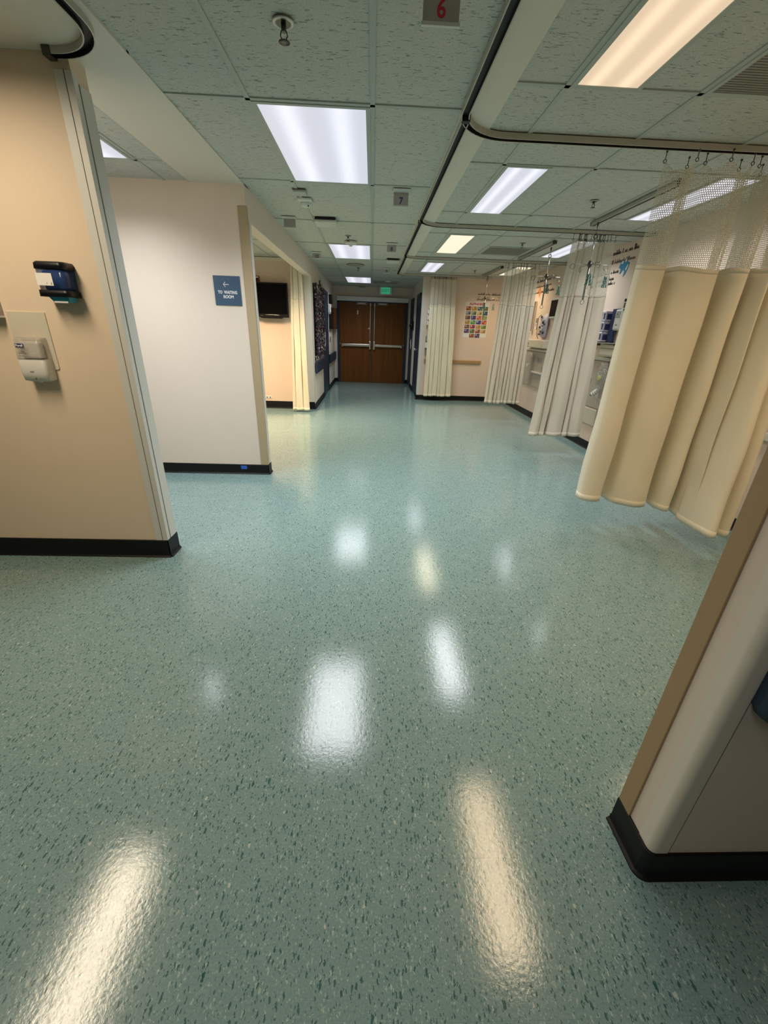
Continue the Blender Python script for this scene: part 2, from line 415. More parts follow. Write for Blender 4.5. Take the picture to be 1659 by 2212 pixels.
def dup(root, delta, label=None, group=None):
    def cp(o, par):
        c = o.copy(); COL.objects.link(c)
        if par: c.parent = par
        for ch in [x for x in bpy.data.objects if x.parent == o]: cp(ch, c)
        return c
    kids = {}
    c = cp(root, None); c.location = Vector(root.location)+Vector(delta)
    if label: c['label'] = label
    if group: c['group'] = group
    return c
def box(name, x0, x1, y0, y1, z0, z1, m, parent=None, bev=0, **kw):
    return MB().box(x0, x1, y0, y1, z0, z1, bev).build(name, m, parent, **kw)
def struct(name, x0, x1, y0, y1, z0, z1, m, bev=0, parent=None):
    return MB().box(x0, x1, y0, y1, z0, z1, bev).build(name, m, parent, kind=None if parent else 'structure')
def text(name, body, loc, size, m, parent, facing='-Y', width=None, depth=.0008, bold=0, sx=1, space=1, label=None):
    """flat raised lettering centred on loc; facing -Y or -X"""
    cu_ = bpy.data.curves.new('t', 'FONT'); cu_.body = body; cu_.size = size; cu_.align_x = 'CENTER'; cu_.align_y = 'CENTER'
    cu_.extrude = depth/2; cu_.offset = bold; cu_.resolution_u = 3; cu_.space_character = space
    tmp = bpy.data.objects.new('t', cu_); COL.objects.link(tmp)
    dg = bpy.context.evaluated_depsgraph_get(); me = bpy.data.meshes.new_from_object(tmp.evaluated_get(dg))
    bpy.data.objects.remove(tmp, do_unlink=True); bpy.data.curves.remove(cu_)
    me.name = name
    base = wloc(parent) if parent else Vector(loc)
    xs = [v.co.x for v in me.vertices]; w = max(xs)-min(xs) if xs else 1
    k = (width/w) if width else sx
    for v in me.vertices:
        x, y, z = v.co.x*k, v.co.y, v.co.z
        if facing == '-Y': p = Vector((x, -z, y))
        elif facing == '-X': p = Vector((-z, -x, y))
        elif facing == '+X': p = Vector((z, x, y))
        v.co = p+Vector(loc)-base
    me.materials.clear(); me.materials.append(M[m] if isinstance(m, str) else m)
    o = bpy.data.objects.new(name, me); COL.objects.link(o)
    if parent: o.parent = parent
    else: o.location = loc
    if label: o['label'] = label
    return o

# ================================================================== STRUCTURE
YN = -3.2; XW = -4.6
struct('floor', XW-.1, RW+.12, YN-.1, YD+.12, -.10, 0, 'floor')
# ceiling panels (tiles lie 6 mm above the tee grid), one slab
struct('ceiling', XW-.1, RW+.12, YN-.1, YD+.12, C+.006, C+.10, 'tile')
# grid of tees
def tees():
    b = MB(); w = .012
    def ty(x, y0, y1): b.box(x-w, x+w, y0, y1, C, C+.0062)
    def tx(y, x0, x1): b.box(x0, x1, y-w, y+w, C, C+.0062)
    rows = [R0+1.2192*k for k in range(-4, 8)]
    for r in rows: tx(r, XL, .425)
    for k in (-1, 0): ty(CX0+.6096*k, YN, YD)
    ty(CX0+.6096, 9.12, YD)
    for r in rows:
        if r > 9.2: tx(r, .425, XR)
    # bays
    for x in (.84, 1.445, 2.05, 2.66): ty(x, YN, YB)
    ty(1.160, -.06, 1.2)
    for r in (-3.1, -1.88, -.96, .25, 1.17, 2.39, 3.33, 4.53, 5.44, 6.68, 7.54, 8.75): tx(r, .612, RW)
    # room on the left and alcove
    for x in (-1.64, -2.30, -2.91, -3.52): ty(x, YP+.12, YS); ty(x, YS+.1, YA)
    for r in (3.585,): tx(r, XW, -1.44)
    for r in (5.1, 6.3, 7.5): tx(r, XW, -1.14)
    b.box(-1.452, -1.44, YP+.12, YS, C-.002, C+.006)
    return b.build('ceiling', 'tee', kind='structure')
tees()
# smooth plaster bands set into the ceiling
MB().box(.425, .612, YN, 9.12, C-.002, C+.02).build('trim_1', 'plaster', kind='structure')
MB().box(-1.44, XL, YP-.02, YS+.12, C-.002, C+.02).build('trim_2', 'plaster', kind='structure')
MB().box(XW, XL, YN, YP, C-.004, C+.02).build('trim_3', 'plaster', kind='structure')
# walls
struct('wall_left', XW, -1.275, YP, YP+.115, 0, C+.02, 'wall_warm_lit')          # wall with the dispensers
struct('wall_left', XW, XL, YS, YS+.10, 0, C+.02, 'wall', .004)          # wall with the sign
# header over the alcove opening
MB().box(XL-.11, XL, YS+.09, YA+.02, 2.15, C+.02, .006).build('wall_left', 'wall', kind='structure')
struct('wall_alcove', XW, XL-.11, YA, YA+.1, 0, C+.02, 'wall_peach')
struct('wall_left', XL-.11, XL, YA, YD, 0, C+.02, 'wall')
struct('wall_left', XW-.1, XW, YN, YD, 0, C+.02, 'wall_peach')
struct('wall_far', XL-.11, XR+.1, YD, YD+.1, 0, C+.02, 'wall')
struct('wall_right', XR, XR+.1, YB+.08, YD, 0, C+.02, 'wall')
struct('wall_far', XR-.035, RW, YB, YB+.1, 0, C+.02, 'wall_peach')
struct('wall_right', RW, RW+.1, YN, YB+.1, 0, C+.02, 'wall_peach')
struct('wall_back', XW, RW, YN-.1, YN, 0, C+.02, 'wall')
# stub wall at the near right with rounded end
def stub():
    b = MB(); r = .018; x0, x1, y0, y1 = .785, RW, .62, .76
    pts = []
    for cx, cy, a0 in ((x0+r, y0+r, PI), (x0+.004, y1-.004, PI/2)):
        rr = r if a0 == PI else .004
        seg = 6
        arc = [(cx+rr*math.cos(a0+PI/2*i/seg), cy+rr*math.sin(a0+PI/2*i/seg)) for i in range(seg+1)]
        pts.append(arc)
    prof = pts[1]+pts[0]+[(x1, y0), (x1, y1)]
    return b.prism([(x, y, 0) for x, y in prof], (0, 0, C+.01)).build('wall_right', 'wall', kind='structure')
stub()

def base_run(name, p0, p1, nrm, h=.10, t=.007):
    """vinyl cove base: p0->p1 along the wall, nrm = direction into the room"""
    p0, p1, n = Vector((*p0, 0)), Vector((*p1, 0)), Vector((*nrm, 0))
    prof = [(0, 0), (t+.012, 0), (t+.011, .004), (t+.004, .010), (t, .020), (t, h-.003), (t-.003, h), (0, h)]
    A = [p0+n*u+Vector((0, 0, v)) for u, v in prof]
    return MB().prism(A, p1-p0).build(name, 'black_base', kind='structure')
base_run('baseboard_left', (XW, YP), (-1.275+.007, YP), (0, -1), .118)
base_run('baseboard_left', (-1.275, YP-.007), (-1.275, YP+.122), (1, 0), .118)
base_run('baseboard_left', (XW, YP+.115), (-1.268, YP+.115), (0, 1))
base_run('baseboard_left', (XW, YS), (XL+.007, YS), (0, -1))
base_run('baseboard_left', (XL, YS-.007), (XL, YS+.107), (1, 0))
base_run('baseboard_alcove', (XW, YA), (XL, YA), (0, -1), .13)
base_run('baseboard_left', (XL, YA-.007), (XL, 9.28), (1, 0))
base_run('baseboard_left', (XL, 10.36), (XL, YD), (1, 0))
base_run('baseboard_far', (XL, YD), (-.93, YD), (0, -1)); base_run('baseboard_far', (.95, YD), (XR, YD), (0, -1))
base_run('baseboard_right', (XR, YB+.1), (XR, 9.72), (-1, 0)); base_run('baseboard_right', (XR, 10.52), (XR, 11.30), (-1, 0)); base_run('baseboard_right', (XR, 12.10), (XR, YD), (-1, 0))
base_run('baseboard_bay', (XR-.035-.007, YB), (RW, YB), (0, -1))
base_run('baseboard_bay', (XR-.035, YB-.007), (XR-.035, YB+.1), (-1, 0))
base_run('baseboard_right', (RW, .76), (RW, YB), (-1, 0))
base_run('baseboard_right', (.785+.012, .62), (RW, .62), (0, -1), .105)
base_run('baseboard_right', (.785, .62+.012), (.785, .767), (-1, 0), .105)
base_run('baseboard_right', (.785, .76), (RW, .76), (0, 1), .105)
# rounded corner piece of the base at the near right stub
def base_corner():
    b = MB(); rings = []
    for i in range(7):
        a = PI+PI/2*i/6; cx, cy = .785+.016, .62+.016; d = Vector((math.cos(a), math.sin(a), 0))
        prof = [(.004, 0), (.016+.019, 0), (.016+.018, .004), (.016+.011, .010), (.016+.007, .020), (.016+.007, .102), (.016+.004, .105), (.004, .105)]
        rings.append([Vector((cx, cy, 0))+d*u+Vector((0, 0, v)) for u, v in prof])
    b.loft(rings, smooth=False).build('baseboard_right', 'black_base', kind='structure')
base_corner()

# corner guards
def guards():
    # near left wall end: whitish guard on the front face, groove, pale flank
    MB().box(-1.345, -1.2735, YP-.004, YP, .118, 2.33, .0015).build('trim_4', 'guard', kind='structure')
    MB().box(-1.304, -1.301, YP-.0048, YP-.003, .118, 2.33).build('trim_5', 'groove', kind='structure')
    MB().box(-1.276, -1.271, YP-.004, YP+.030, .118, 2.33, .001).build('trim_6', 'guard', kind='structure')
    MB().box(-1.2755, -1.2735, YP+.030, YP+.036, .118, 2.30).build('trim_7', 'groove', kind='structure')
    MB().box(-1.276, -1.269, YP+.036, YP+.116, .118, 2.30, .0015).build('trim_8', 'guard', kind='structure')
    # sign wall: tan guard round the corner
    MB().box(XL-.068, XL+.003, YS-.005, YS, .10, 2.25, .003).build('trim_9', 'tan_light', kind='structure')
    MB().box(XL, XL+.004, YS-.004, YS+.030, .10, 2.25, .001).build('trim_10', 'tan_light', kind='structure')
    MB().box(XL, XL+.005, YS+.045, YS+.102, .10, 2.15, .001).build('trim_11', 'guard', kind='structure')
    # alcove far jamb
    MB().box(XL-.112, XL+.004, YA-.004, YA+.0, .13, 2.15, .001).build('trim_12', 'guard_cream', kind='structure')
    MB().box(XL, XL+.004, YA-.004, YA+.05, .10, 2.10, .001).build('trim_13', 'guard_cream', kind='structure')
    # bay far corner
    MB().box(XR-.036-.003, XR+.025, YB-.004, YB, .10, 2.33, .001).build('trim_14', 'guard', kind='structure')
    # stub wall at the right
    MB().box(.779, .785, .713, .766, .105, C, .002).build('trim_15', 'tan', kind='structure')
    MB().box(.783, .80, .758, .763, .105, C, .001).build('trim_16', 'tan', kind='structure')
    b = MB(); r = .020; seg = 8; cx, cy = .785-.002+r, .62-.002+r
    out = [(.783, .668)]+[(cx+r*math.cos(PI+PI/2*i/seg), cy+r*math.sin(PI+PI/2*i/seg)) for i in range(seg+1)]+[(.832, .618)]
    inn = [(x+.0018 if i < len(out)//2 else x, y if i < len(out)//2 else y+.0018) for i, (x, y) in enumerate(out)]
    b.prism([(x, y, .1055) for x, y in out+inn[::-1]], (0, 0, C-.1055)).build('trim_17', 'guard_cream', kind='structure')
    MB().box(.832, .8345, .6185, .6202, .1055, C).build('trim_18', 'groove', kind='structure')
guards()

# ================================================================== CEILING LIGHTS
def fixture(x0, x1, y0, y1, kind, label, power=1.0, spread=SPREAD, warm=None, group=None, tubes=True):
    t = thing('ceiling_light', ((x0+x1)/2, (y0+y1)/2, C), label, 'ceiling light', group or 'fluorescent panel lights in the ceiling')
    f = .022; z0 = C-.004
    b = MB()
    for a in ((x0, x0+f, y0, y1), (x1-f, x1, y0, y1), (x0+f, x1-f, y0, y0+f), (x0+f, x1-f, y1-f, y1)):
        b.box(*a, z0, C+.004, .001)
    b.build('frame', 'tee', t)
    z = C-.001
    MB().quad((x0+f, y1-f, z), (x1-f, y1-f, z), (x1-f, y0+f, z), (x0+f, y0+f, z)).build('diffuser', {'w': 'lens_white', 'a': 'lens_warm', 'y': 'lens_yel', 'p': 'lens_plain'}[kind], t, norm=False)
    ld = bpy.data.lights.new('lamp', 'AREA'); ld.shape = 'RECTANGLE'; ld.size = x1-x0-2*f; ld.size_y = y1-y0-2*f
    ld.energy = P_LAMP*power*ld.size*ld.size_y*PI; ld.color = warm or {'w': WHITE_L, 'a': WARM_L, 'y': YEL_L, 'p': WHITE_L}[kind]; ld.spread = spread
    lo = bpy.data.objects.new('lamp', ld); COL.objects.link(lo); lo.parent = t; lo.location = (0, 0, -.008)
    return t
PIT = 1.2192
fx = lambda k, lab, pw=1: fixture(CX0-.6096+.012, CX0-.012, R0+PIT*k+.012, R0+PIT*(k+1)-.012, 'w', lab, pw)
fx(0, 'large square-looking white panel light, nearest in the corridor ceiling', .75)
fx(3, 'white corridor panel light behind the smoke detector, second from the camera', .8)
fx(6, 'farthest small white corridor panel light near the brown double doors', .45)
fx(-3, 'white corridor panel light behind the camera, out of view', .14)
# bays
fixture(.852, 1.165, 1.182, 2.388, 'a', 'large peach-toned strip light at the top right edge of the photo', .75)
fixture(.852, 1.165, 3.335, 4.53, 'w', 'bright white strip light in the second bay, with two tubes showing', .95)
fixture(.852, 1.165, 5.45, 6.68, 'y', 'yellowish strip light in the third bay', .85)
fixture(.852, 1.165, 7.55, 8.745, 'w', 'small bluish white strip light in the farthest bay', .7)
fixture(.852, 1.165, -.95, .25, 'a', 'peach-toned strip light over the camera side bay, out of view', .06)
# wall side strips
fixture(2.33, 2.625, 3.34, 4.53, 'w', 'white strip light seen through the net of the nearest curtain', .85)
fixture(2.33, 2.625, 5.50, 6.68, 'w', 'white strip light above the second curtain, beside the middle hanging pole', .8)
fixture(2.33, 2.625, 7.62, 8.78, 'y', 'warm strip light above the third curtain, in the far corner bay', .95, warm=(1, .78, .52))
fixture(2.33, 2.625, 1.18, 2.38, 'a', 'peach-toned strip light over the near bay by the wall, out of view', .5)
# left side
fixture(-1.885, -1.575, .66, 1.88, 'a', 'warm strip light over the left bay, seen only as a floor reflection', 1.75, warm=(1, .82, .60), spread=math.radians(168))
fixture(-2.29, -1.652, 2.47, 3.572, 'w', 'white panel light in the side room, cut off by the near left wall', .8)
fixture(-2.29, -1.69, 5.65, 6.70, 'p', 'panel light inside the alcove, only its corner showing past the sign wall', 3.6, warm=TUNG_L)
# ================================================================== CURTAIN TRACKS
def track(label, pts):
    """pts: plan polyline with rounded corner already sampled"""
    t = thing('curtain_track', (pts[0][0], pts[0][1], C-.03), label, 'curtain track', 'curtain tracks on the ceiling')
    n = len(pts)
    def strip(u0, u1, z0, z1, name, m):
        rings = []
        for i in range(n):
            a = Vector(pts[max(i-1, 0)]); c = Vector(pts[min(i+1, n-1)]); d = (c-a).normalized(); nr = Vector((d.y, -d.x))
            p = Vector(pts[i])
            rings.append([(p.x+nr.x*u, p.y+nr.y*u, z) for u, z in ((u0, z0), (u1, z0), (u1, z1), (u0, z1))])
        MB().loft(rings, smooth=False).build(name, m, t)
    strip(-.021, -.016, C-.028, C, 'outer_flange', 'track')
    strip(-.0158, .0158, C-.010, C, 'slot', 'track_dark')
    strip(-.0158, -.0145, C-.0275, C-.008, 'slot_lining', 'track_dark')
    strip(.0145, .0158, C-.0275, C-.008, 'slot_lining', 'track_dark')
    strip(.016, .021, C-.028, C, 'inner_flange', 'track')
    return t
def corner(x0, y0, yend, xend, r):
    """runs along +Y at x0 from y0, turns right to +X at y=yend"""
    p = [(x0, y0), (x0, yend-r)]
    p += [(x0+r-r*math.cos(a), yend-r+r*math.sin(a)) for a in [PI/2*i/12 for i in range(1, 13)]]
    return p+[(xend, yend)]
tr1 = track('long curved curtain track around the nearest right bay', corner(.440, -1.0, 2.88, RW, .28))
tr2 = track('curved curtain track of the second bay, starting at a dark end cap', corner(.455, 2.69, 5.00, RW, .26))
tr3 = track('curved curtain track of the third bay from the camera', corner(.457, 4.87, 7.08, RW, .24))
tr4 = track('curtain track of the farthest bay, in front of its end wall', corner(.470, 6.97, 9.10, RW-.6, .2))
for t_, (x, y) in ((tr2, (.455, 2.68)), (tr3, (.457, 4.86)), (tr4, (.470, 6.96))):
    MB().box(x-.020, x+.020, y-.012, y+.022, C-.034, C, .002).build('end_cap', 'track_dark', t_)
pl = [(-1.072, 1.0), (-1.072, 2.08)]+[(-1.072-.24+.24*math.cos(a), 2.08+.24*math.sin(a)) for a in [PI/2*i/12 for i in range(1, 13)]]+[(-1.335, 2.322)]
tr0 = track('short curved curtain track at the top left corner, ending at the wall', pl)
MB().box(-1.35, -1.318, 2.295, YP, C-.036, C, .002).build('end_cap', 'dark_steel', tr0)

# ================================================================== CURTAINS
def spline(pts):
    P_ = [Vector(p) for p in pts]
    def f(t):
        i = min(int(t), len(P_)-2); t -= i
        p0, p1, p2, p3 = P_[max(i-1, 0)], P_[i], P_[i+1], P_[min(i+2, len(P_)-1)]
        return .5*((2*p1)+(p2-p0)*t+(2*p0-5*p1+4*p2-p3)*t*t+(3*p1-p0-3*p2+p3)*t**3)
    return f
def resample2(top, bot, n):
    """both outlines sampled at the same pleats, evenly along the lower one"""
    assert len(top) == len(bot)
    fa, fb = spline(top), spline(bot); m = (len(bot)-1)*16; ts = [i/16 for i in range(m+1)]
    q = [fb(t) for t in ts]; L = [0]
    for a, b in zip(q, q[1:]): L.append(L[-1]+(b-a).length)
    A, B, j = [], [], 0
    for i in range(n):
        s = L[-1]*i/(n-1)
        while j < m-1 and L[j+1] < s: j += 1
        t = (j+min(max((s-L[j])/max(L[j+1]-L[j], 1e-9), 0), 1))/16
        A.append(fa(t)); B.append(fb(t))
    return A, B, L[-1]
def pleats(x0, x1, y, n, depth, seed, wide=.6):
    """flat panels with narrow grooves folded back between them"""
    r = random.Random(seed); ws = [r.uniform(1-wide, 1+wide) for _ in range(n)]; tot = sum(ws); W = x1-x0; pts = []; x = x0
    for i, w in enumerate(ws):
        w = W*w/tot; g = min(.030, w*.3); d = depth*r.uniform(.7, 1.25); k = r.uniform(-.25, .25)*depth
        pts += [(x+g*.2, y+.1*d), (x+g, y-.12*d), (x+w*.5, y-.2*d+k), (x+w-g*.7, y-.12*d)]
        if i < n-1: pts += [(x+w-g*.25, y+.2*d), (x+w-g*.45, y+.8*d), (x+w, y+1.0*d), (x+w+g*.1, y+.5*d)]
        x += w
    return pts
def curtain(label, top, bot, zt, zs, zh, fab, net, hooks, mode=None, zh2=None, group='hospital privacy curtains', seed=1, ncol=260, scallop=.035, ztrack=None, hlen=.05):
    """top/bot: plan polylines; zt top of net, zs seam, zh hem height left, zh2 hem height right"""
    t = thing('privacy_curtain', (top[len(top)//2][0], top[len(top)//2][1], zh), label, 'curtain')
    if group: t['group'] = group
    A, B, Lu = resample2(top, bot, ncol)
    zh2 = zh if zh2 is None else zh2
    rnd = random.Random(seed)
    zs_off = [0]*ncol; v = 0
    ph = [rnd.uniform(0, 6) for _ in range(3)]
    for i in range(ncol):
        u = i/(ncol-1); zs_off[i] = .006*math.sin(11*u+ph[0])+.005*math.sin(29*u+ph[1])+.003*math.sin(61*u+ph[2])
    def pt(i, z, zb):
        f = (zt-z)/(zt-zb); f = max(0, min(1, f)); g = f**.8
        p = A[i].lerp(B[i], g); return Vector((p.x, p.y, z))
    def sheet(name, z0f, z1f, rows, m, solid, off=0, smooth=True):
        b = MB(); G = []
        for j in range(rows+1):
            row = []
            for i in range(ncol):
                u = i/(ncol-1); zb = zh+(zh2-zh)*u+.5*zs_off[i]; z = z0f(i, u)+(z1f(i, u)-z0f(i, u))*j/rows
                p = pt(i, z, zb)
                k = (zt-z)/(zt-zb)
                p.y += .006*math.sin(23*u+9*z+ph[1])*k+off; p.x += .004*math.sin(17*u+5*z+ph[2])*k
                row.append((b.bm.verts.new(p), (u*Lu, z)))
            G.append(row)
        for j in range(rows):
            for i in range(ncol-1):
                q = (G[j][i], G[j][i+1], G[j+1][i+1], G[j+1][i]); f = b.bm.faces.new([x[0] for x in q]); f.smooth = True
                for l, x in zip(f.loops, q): l[b.uv].uv = x[1]
        o = b.build(name, m, t, norm=False)
        if solid:
            md = o.modifiers.new('s', 'SOLIDIFY'); md.thickness = solid; md.offset = 0
        return o
    hk = []
    for k in range(hooks):
        hk.append((k+.35+.3*rnd.random())/hooks if k not in (0, hooks-1) else (k/(hooks-1))*.996+.002)
    def topz(i, u):
        d = min(abs(u-h) for h in hk); sp = 1/hooks
        return zt-scallop*min(1, (d/(sp*.5)))**1.2
    sheet('net_panel', topz, lambda i, u: zs+zs_off[i], 10, net, 0)
    sheet('fabric_panel', lambda i, u: zs+zs_off[i]+.004, lambda i, u: zh+(zh2-zh)*u+.5*zs_off[i], 34, fab, .0016)
    sheet('hem', lambda i, u: zh+(zh2-zh)*u+.5*zs_off[i]+.045, lambda i, u: zh+(zh2-zh)*u+.5*zs_off[i]-.001, 2, fab, .0036)
    sheet('seam_band', lambda i, u: zs+zs_off[i]+.012, lambda i, u: zs+zs_off[i]-.012, 2, fab, .004)
    # hooks
    zr = ztrack or C-.024
    for h in hk:
        i = int(h*(ncol-1)); p = pt(i, zt, zh)
        b = MB(); b.cyl((p.x, p.y, zr), (p.x, p.y, zr-.010), .006, 8)
        n = 5; z0, z1 = zr-.010, zt+.010
        b.cyl((p.x, p.y, z0), (p.x+.001, p.y, z1), .0016, 6)
        for q in range(n): b.sphere((p.x, p.y, z0+(z1-z0)*q/(n-1)), .0032, 6)
        b.ring((p.x, p.y, zt+.001), .009, .0022, 'Y' if abs(A[0].x-A[-1].x) > .2 else 'X', 10)
        b.build('hook', 'dark_steel', t)
    return t
# nearest curtain: hand-laid pleats, bunched to the right and billowing towards the camera low down
prof1 = [(1.64, 2.90), (1.655, 2.87), (1.72, 2.855), (1.785, 2.862), (1.80, 2.885), (1.795, 2.93), (1.83, 2.945), (1.868, 2.925), (1.885, 2.875), (1.95, 2.858), (2.04, 2.85), (2.12, 2.865), (2.135, 2.90), (2.13, 2.94),
         (2.165, 2.95), (2.195, 2.92), (2.205, 2.86), (2.25, 2.835), (2.285, 2.85), (2.292, 2.91), (2.285, 2.97), (2.31, 2.98), (2.325, 2.92), (2.33, 2.85), (2.365, 2.815), (2.395, 2.84), (2.402, 2.90), (2.44, 2.92),
         (2.47, 2.86), (2.50, 2.81), (2.55, 2.80), (2.58, 2.84), (2.61, 2.87), (2.65, 2.83), (2.70, 2.82), (2.74, 2.85), (2.77, 2.88)]
top1 = [(x+.015, 2.88+(y-2.88)*1.5) for x, y in prof1]
def low1(x, y):
    k = max(0, min(1, (x-2.31)/.16)); k = k*k*(3-2*k)
    return ((1-k)*(1.605+(x-1.64)*1.07)+k*(2.27+(x-2.38)*.86), 2.88+(y-2.88)*2.0-.25*k)
bot1 = [low1(x, y) for x, y in prof1]
curtain('nearest curtain, long yellow-cream fabric under a net top, at the right edge', top1, bot1, 2.315, 1.785, .250, 'fab_yellow', 'net', 19, zh2=.115, seed=3, ncol=460, scallop=.05)
curtain('greyish beige curtain second from the camera, behind the nearest hanging pole', pleats(2.075, 2.545, 5.0, 5, .05, 7, .75), pleats(1.965, 2.635, 5.0, 5, .11, 7, .75), 2.305, 1.79, .245, 'fab_cream', 'net_far', 26, seed=5, scallop=.02, ncol=320)
curtain('third curtain from the camera, tightly pleated, just right of the alphabet poster', pleats(1.99, 2.52, 7.08, 9, .03, 8, .35), pleats(1.925, 2.545, 7.08, 9, .065, 8, .35), 2.30, 1.80, .30, 'fab_cream', 'net_far', 22, seed=8, scallop=.02, ncol=360)
curtain('pale cream curtain against the far bay wall, left of the alphabet poster', pleats(1.135, 1.650, 9.10, 6, .016, 10), pleats(1.130, 1.745, 9.10, 6, .035, 10), 2.33, 1.853, .10, 'fab_pale', 'net_far', 20, seed=10, scallop=.02, ncol=300)
# alcove curtain hangs from a short ceiling track behind the header
tra = track('curtain track inside the alcove behind the header, left of the corridor', [(-1.24, 4.2), (-1.24, 7.66)])
curtain('pale cream curtain gathered at the far side of the alcove opening', pleats(-1.305, -1.125, 7.50, 3, .02, 14), pleats(-1.375, -1.06, 7.42, 3, .045, 14), 2.33, 1.80, .03, 'fab_pale', 'fab_pale', 7, seed=14, scallop=.01)

# ================================================================== HANGING POLES
def ceiling_rail(y0, y1, label, x=2.10):
    t = thing('ceiling_rail', (x, (y0+y1)/2, C-.03), label, 'ceiling rail', 'dark rails on the bay ceiling')
    MB().box(x-.022, x+.022, y0, y1, C-.030, C, .002).build('rail', 'aluminium', t)
    MB().box(x-.010, x+.010, y0+.004, y1-.004, C-.0315, C-.028).build('slot', 'track_dark', t)
    MB().box(x-.023, x+.023, y0-.004, y0+.01, C-.031, C).build('end_cap', 'dark_steel', t)
    MB().box(x-.023, x+.023, y1-.01, y1+.004, C-.031, C).build('end_cap', 'dark_steel', t)
    return t
ceiling_rail(3.43, 4.66, 'longest-looking dark ceiling rail, running behind the nearest curtain net')
ceiling_rail(5.55, 6.80, 'dark ceiling rail above the third curtain, beside the grey vent')
ceiling_rail(7.65, 8.90, 'small dark ceiling rail in the farthest bay')
def iv_pole(x, y, z_ring, z_hub, z_end, label, rot=0.0):
    t = thing('hanging_pole', (x, y, z_end), label, 'hanging pole', 'poles hanging from the ceiling rails')
    b = MB(); b.cyl((x, y, C-.03), (x, y, C-.05), .010, 10); b.cyl((x, y, C-.05), (x, y, C-.075), .007, 10, .003)
    b.tube([(x, y, C-.07), (x, y, z_ring+.045), (x+.012, y, z_ring+.035)], .0025, 6)
    b.build('hook', 'dark_steel', t)
    b = MB(); b.ring((x, y, z_ring+.014), .016, .0045, 'Y', 18); b.build('eye', 'dark_steel', t)
    MB().cyl((x, y, z_ring), (x, y, z_hub+.01), .0062, 12).build('upper_rod', 'steel', t)
    MB().cyl((x, y, z_hub+.01), (x, y, z_end+.035), .0095, 12).build('lower_rod', 'pole_grey', t)
    b = MB(); b.cyl((x, y, z_hub-.018), (x, y, z_hub+.018), .019, 16); b.cyl((x, y, z_hub+.018), (x, y, z_hub+.03), .013, 12)
    b.build('hub', 'dark_steel', t)
    MB().ring((x, y, z_end+.014), .019, .0026, 'Y', 20, PI*.62, PI*2.45).build('end_ring', 'pole_grey', t)
    for a in (0, PI/2, PI, 3*PI/2):
        a += rot; d = Vector((math.cos(a), math.sin(a), 0)); L = .165
        pts = [Vector((x, y, z_hub))+d*.015, Vector((x, y, z_hub))+d*L]
        c = Vector((x, y, z_hub-.022))+d*(L+.004)
        for i in range(1, 22):
            th = PI/2-(1.75*PI)*i/21
            pts.append(c+d*(.022*math.cos(th))+Vector((0, 0, .022*math.sin(th))))
        MB().tube(pts, .0030, 6).build('hook_arm', 'pole_grey', t)
    return t
def bead_strand(x, y, z, h, label, seed):
    t = thing('bead_strand', (x, y, z-h), label, 'bead strand', 'green bead strands on the hanging poles')
    r = random.Random(seed)
    MB().tube([(x, y, z), (x+.002, y, z-.03)], .0015, 6).build('cord', 'cord', t)
    b = MB(); g = MB()
    for k in range(4):
        dx, dy = (k-1.5)*.010, r.uniform(-.012, .012)
        for i in range(9):
            zz = z-.03-(h-.035)*i/8; q = b if (i+k) % 3 else g
            q.sphere((x+dx*(.4+i/8), y+dy, zz), .0065, 6)
    b.build('beads', 'greengrey', t); g.build('beads', 'silver_bead', t, label='grey and silvery beads')
    return t
iv_pole(2.085, 4.52, 2.235, 2.022, 1.685, 'hanging pole with four hooks nearest to the camera, in front of the second curtain', .05)
bead_strand(2.085+.185, 4.53, 1.958, .125, 'green bead strand on the right hook of the nearest hanging pole', 1)
bead_strand(2.03, 4.36, 1.95, .12, 'grey-green bead strand left of the shaft of the nearest hanging pole', 2)
iv_pole(2.150, 5.77, 2.255, 2.050, 1.70, 'middle hanging pole with four hooks, in front of the orange wall sticker', .08)
bead_strand(2.333, 5.78, 1.985, .13, 'green bead strand on the right hook of the middle hanging pole', 3)
bead_strand(2.115, 5.60, 1.98, .13, 'dark grey-green bead strand left of the shaft of the middle hanging pole', 4)
iv_pole(2.136, 8.70, 2.29, 1.995, 1.61, 'farthest hanging pole with four hooks, in front of the alphabet poster', .1)
bead_strand(2.32, 8.72, 1.93, .14, 'green bead strand beside the top right corner of the alphabet poster', 5)
bead_strand(2.09, 8.53, 1.93, .13, 'dark bead strand over the word on the alphabet poster', 6)

# ================================================================== CEILING DEVICES
def number_sign(x, y, body, label, ink='blue_text', zt=2.372, w=.118, h=.066):
    t = thing('number_sign', (x, y, C), label, 'sign', 'hanging bay number signs')
    MB().box(x-.068, x+.068, y-.09, y+.004, C-.005, C, .001).build('mounting_plate', 'device', t)
    b = MB(); b.box(x-w/2, x+w/2, y-.004, y+.004, zt-h, C-.003, .001); b.build('number_plate', 'plate_grey', t)
    MB().box(x-w/2-.004, x+w/2+.004, y-.006, y+.006, zt-h-.006, zt-h+.004, .001).build('lower_edge', 'device', t)
    if body: text('numeral', body, (x, y-.0046, zt-h/2-.001), .062, ink, t, bold=.0012)
    return t
number_sign(.203, 1.853, '6', 'hanging sign with a red 6 at the top edge of the photo', 'red_text', zt=2.362)
number_sign(.211, 4.00, '7', 'hanging grey sign with number 7 beside the nearest corridor light', zt=2.362)
number_sign(.232, 6.20, '8', 'hanging grey sign with number 8 to the right of the second corridor light', zt=2.366, h=.062)
number_sign(.240, 8.50, '9', 'smallest hanging number sign, far along the corridor ceiling on the right', zt=2.370, h=.052)
number_sign(-.862, 5.05, '', 'blank hanging grey sign on the left of the corridor ceiling', zt=2.374, h=.062)
number_sign(-.842, 7.10, '10', 'hanging sign with number 10 on the left of the corridor ceiling', zt=2.374, h=.058)

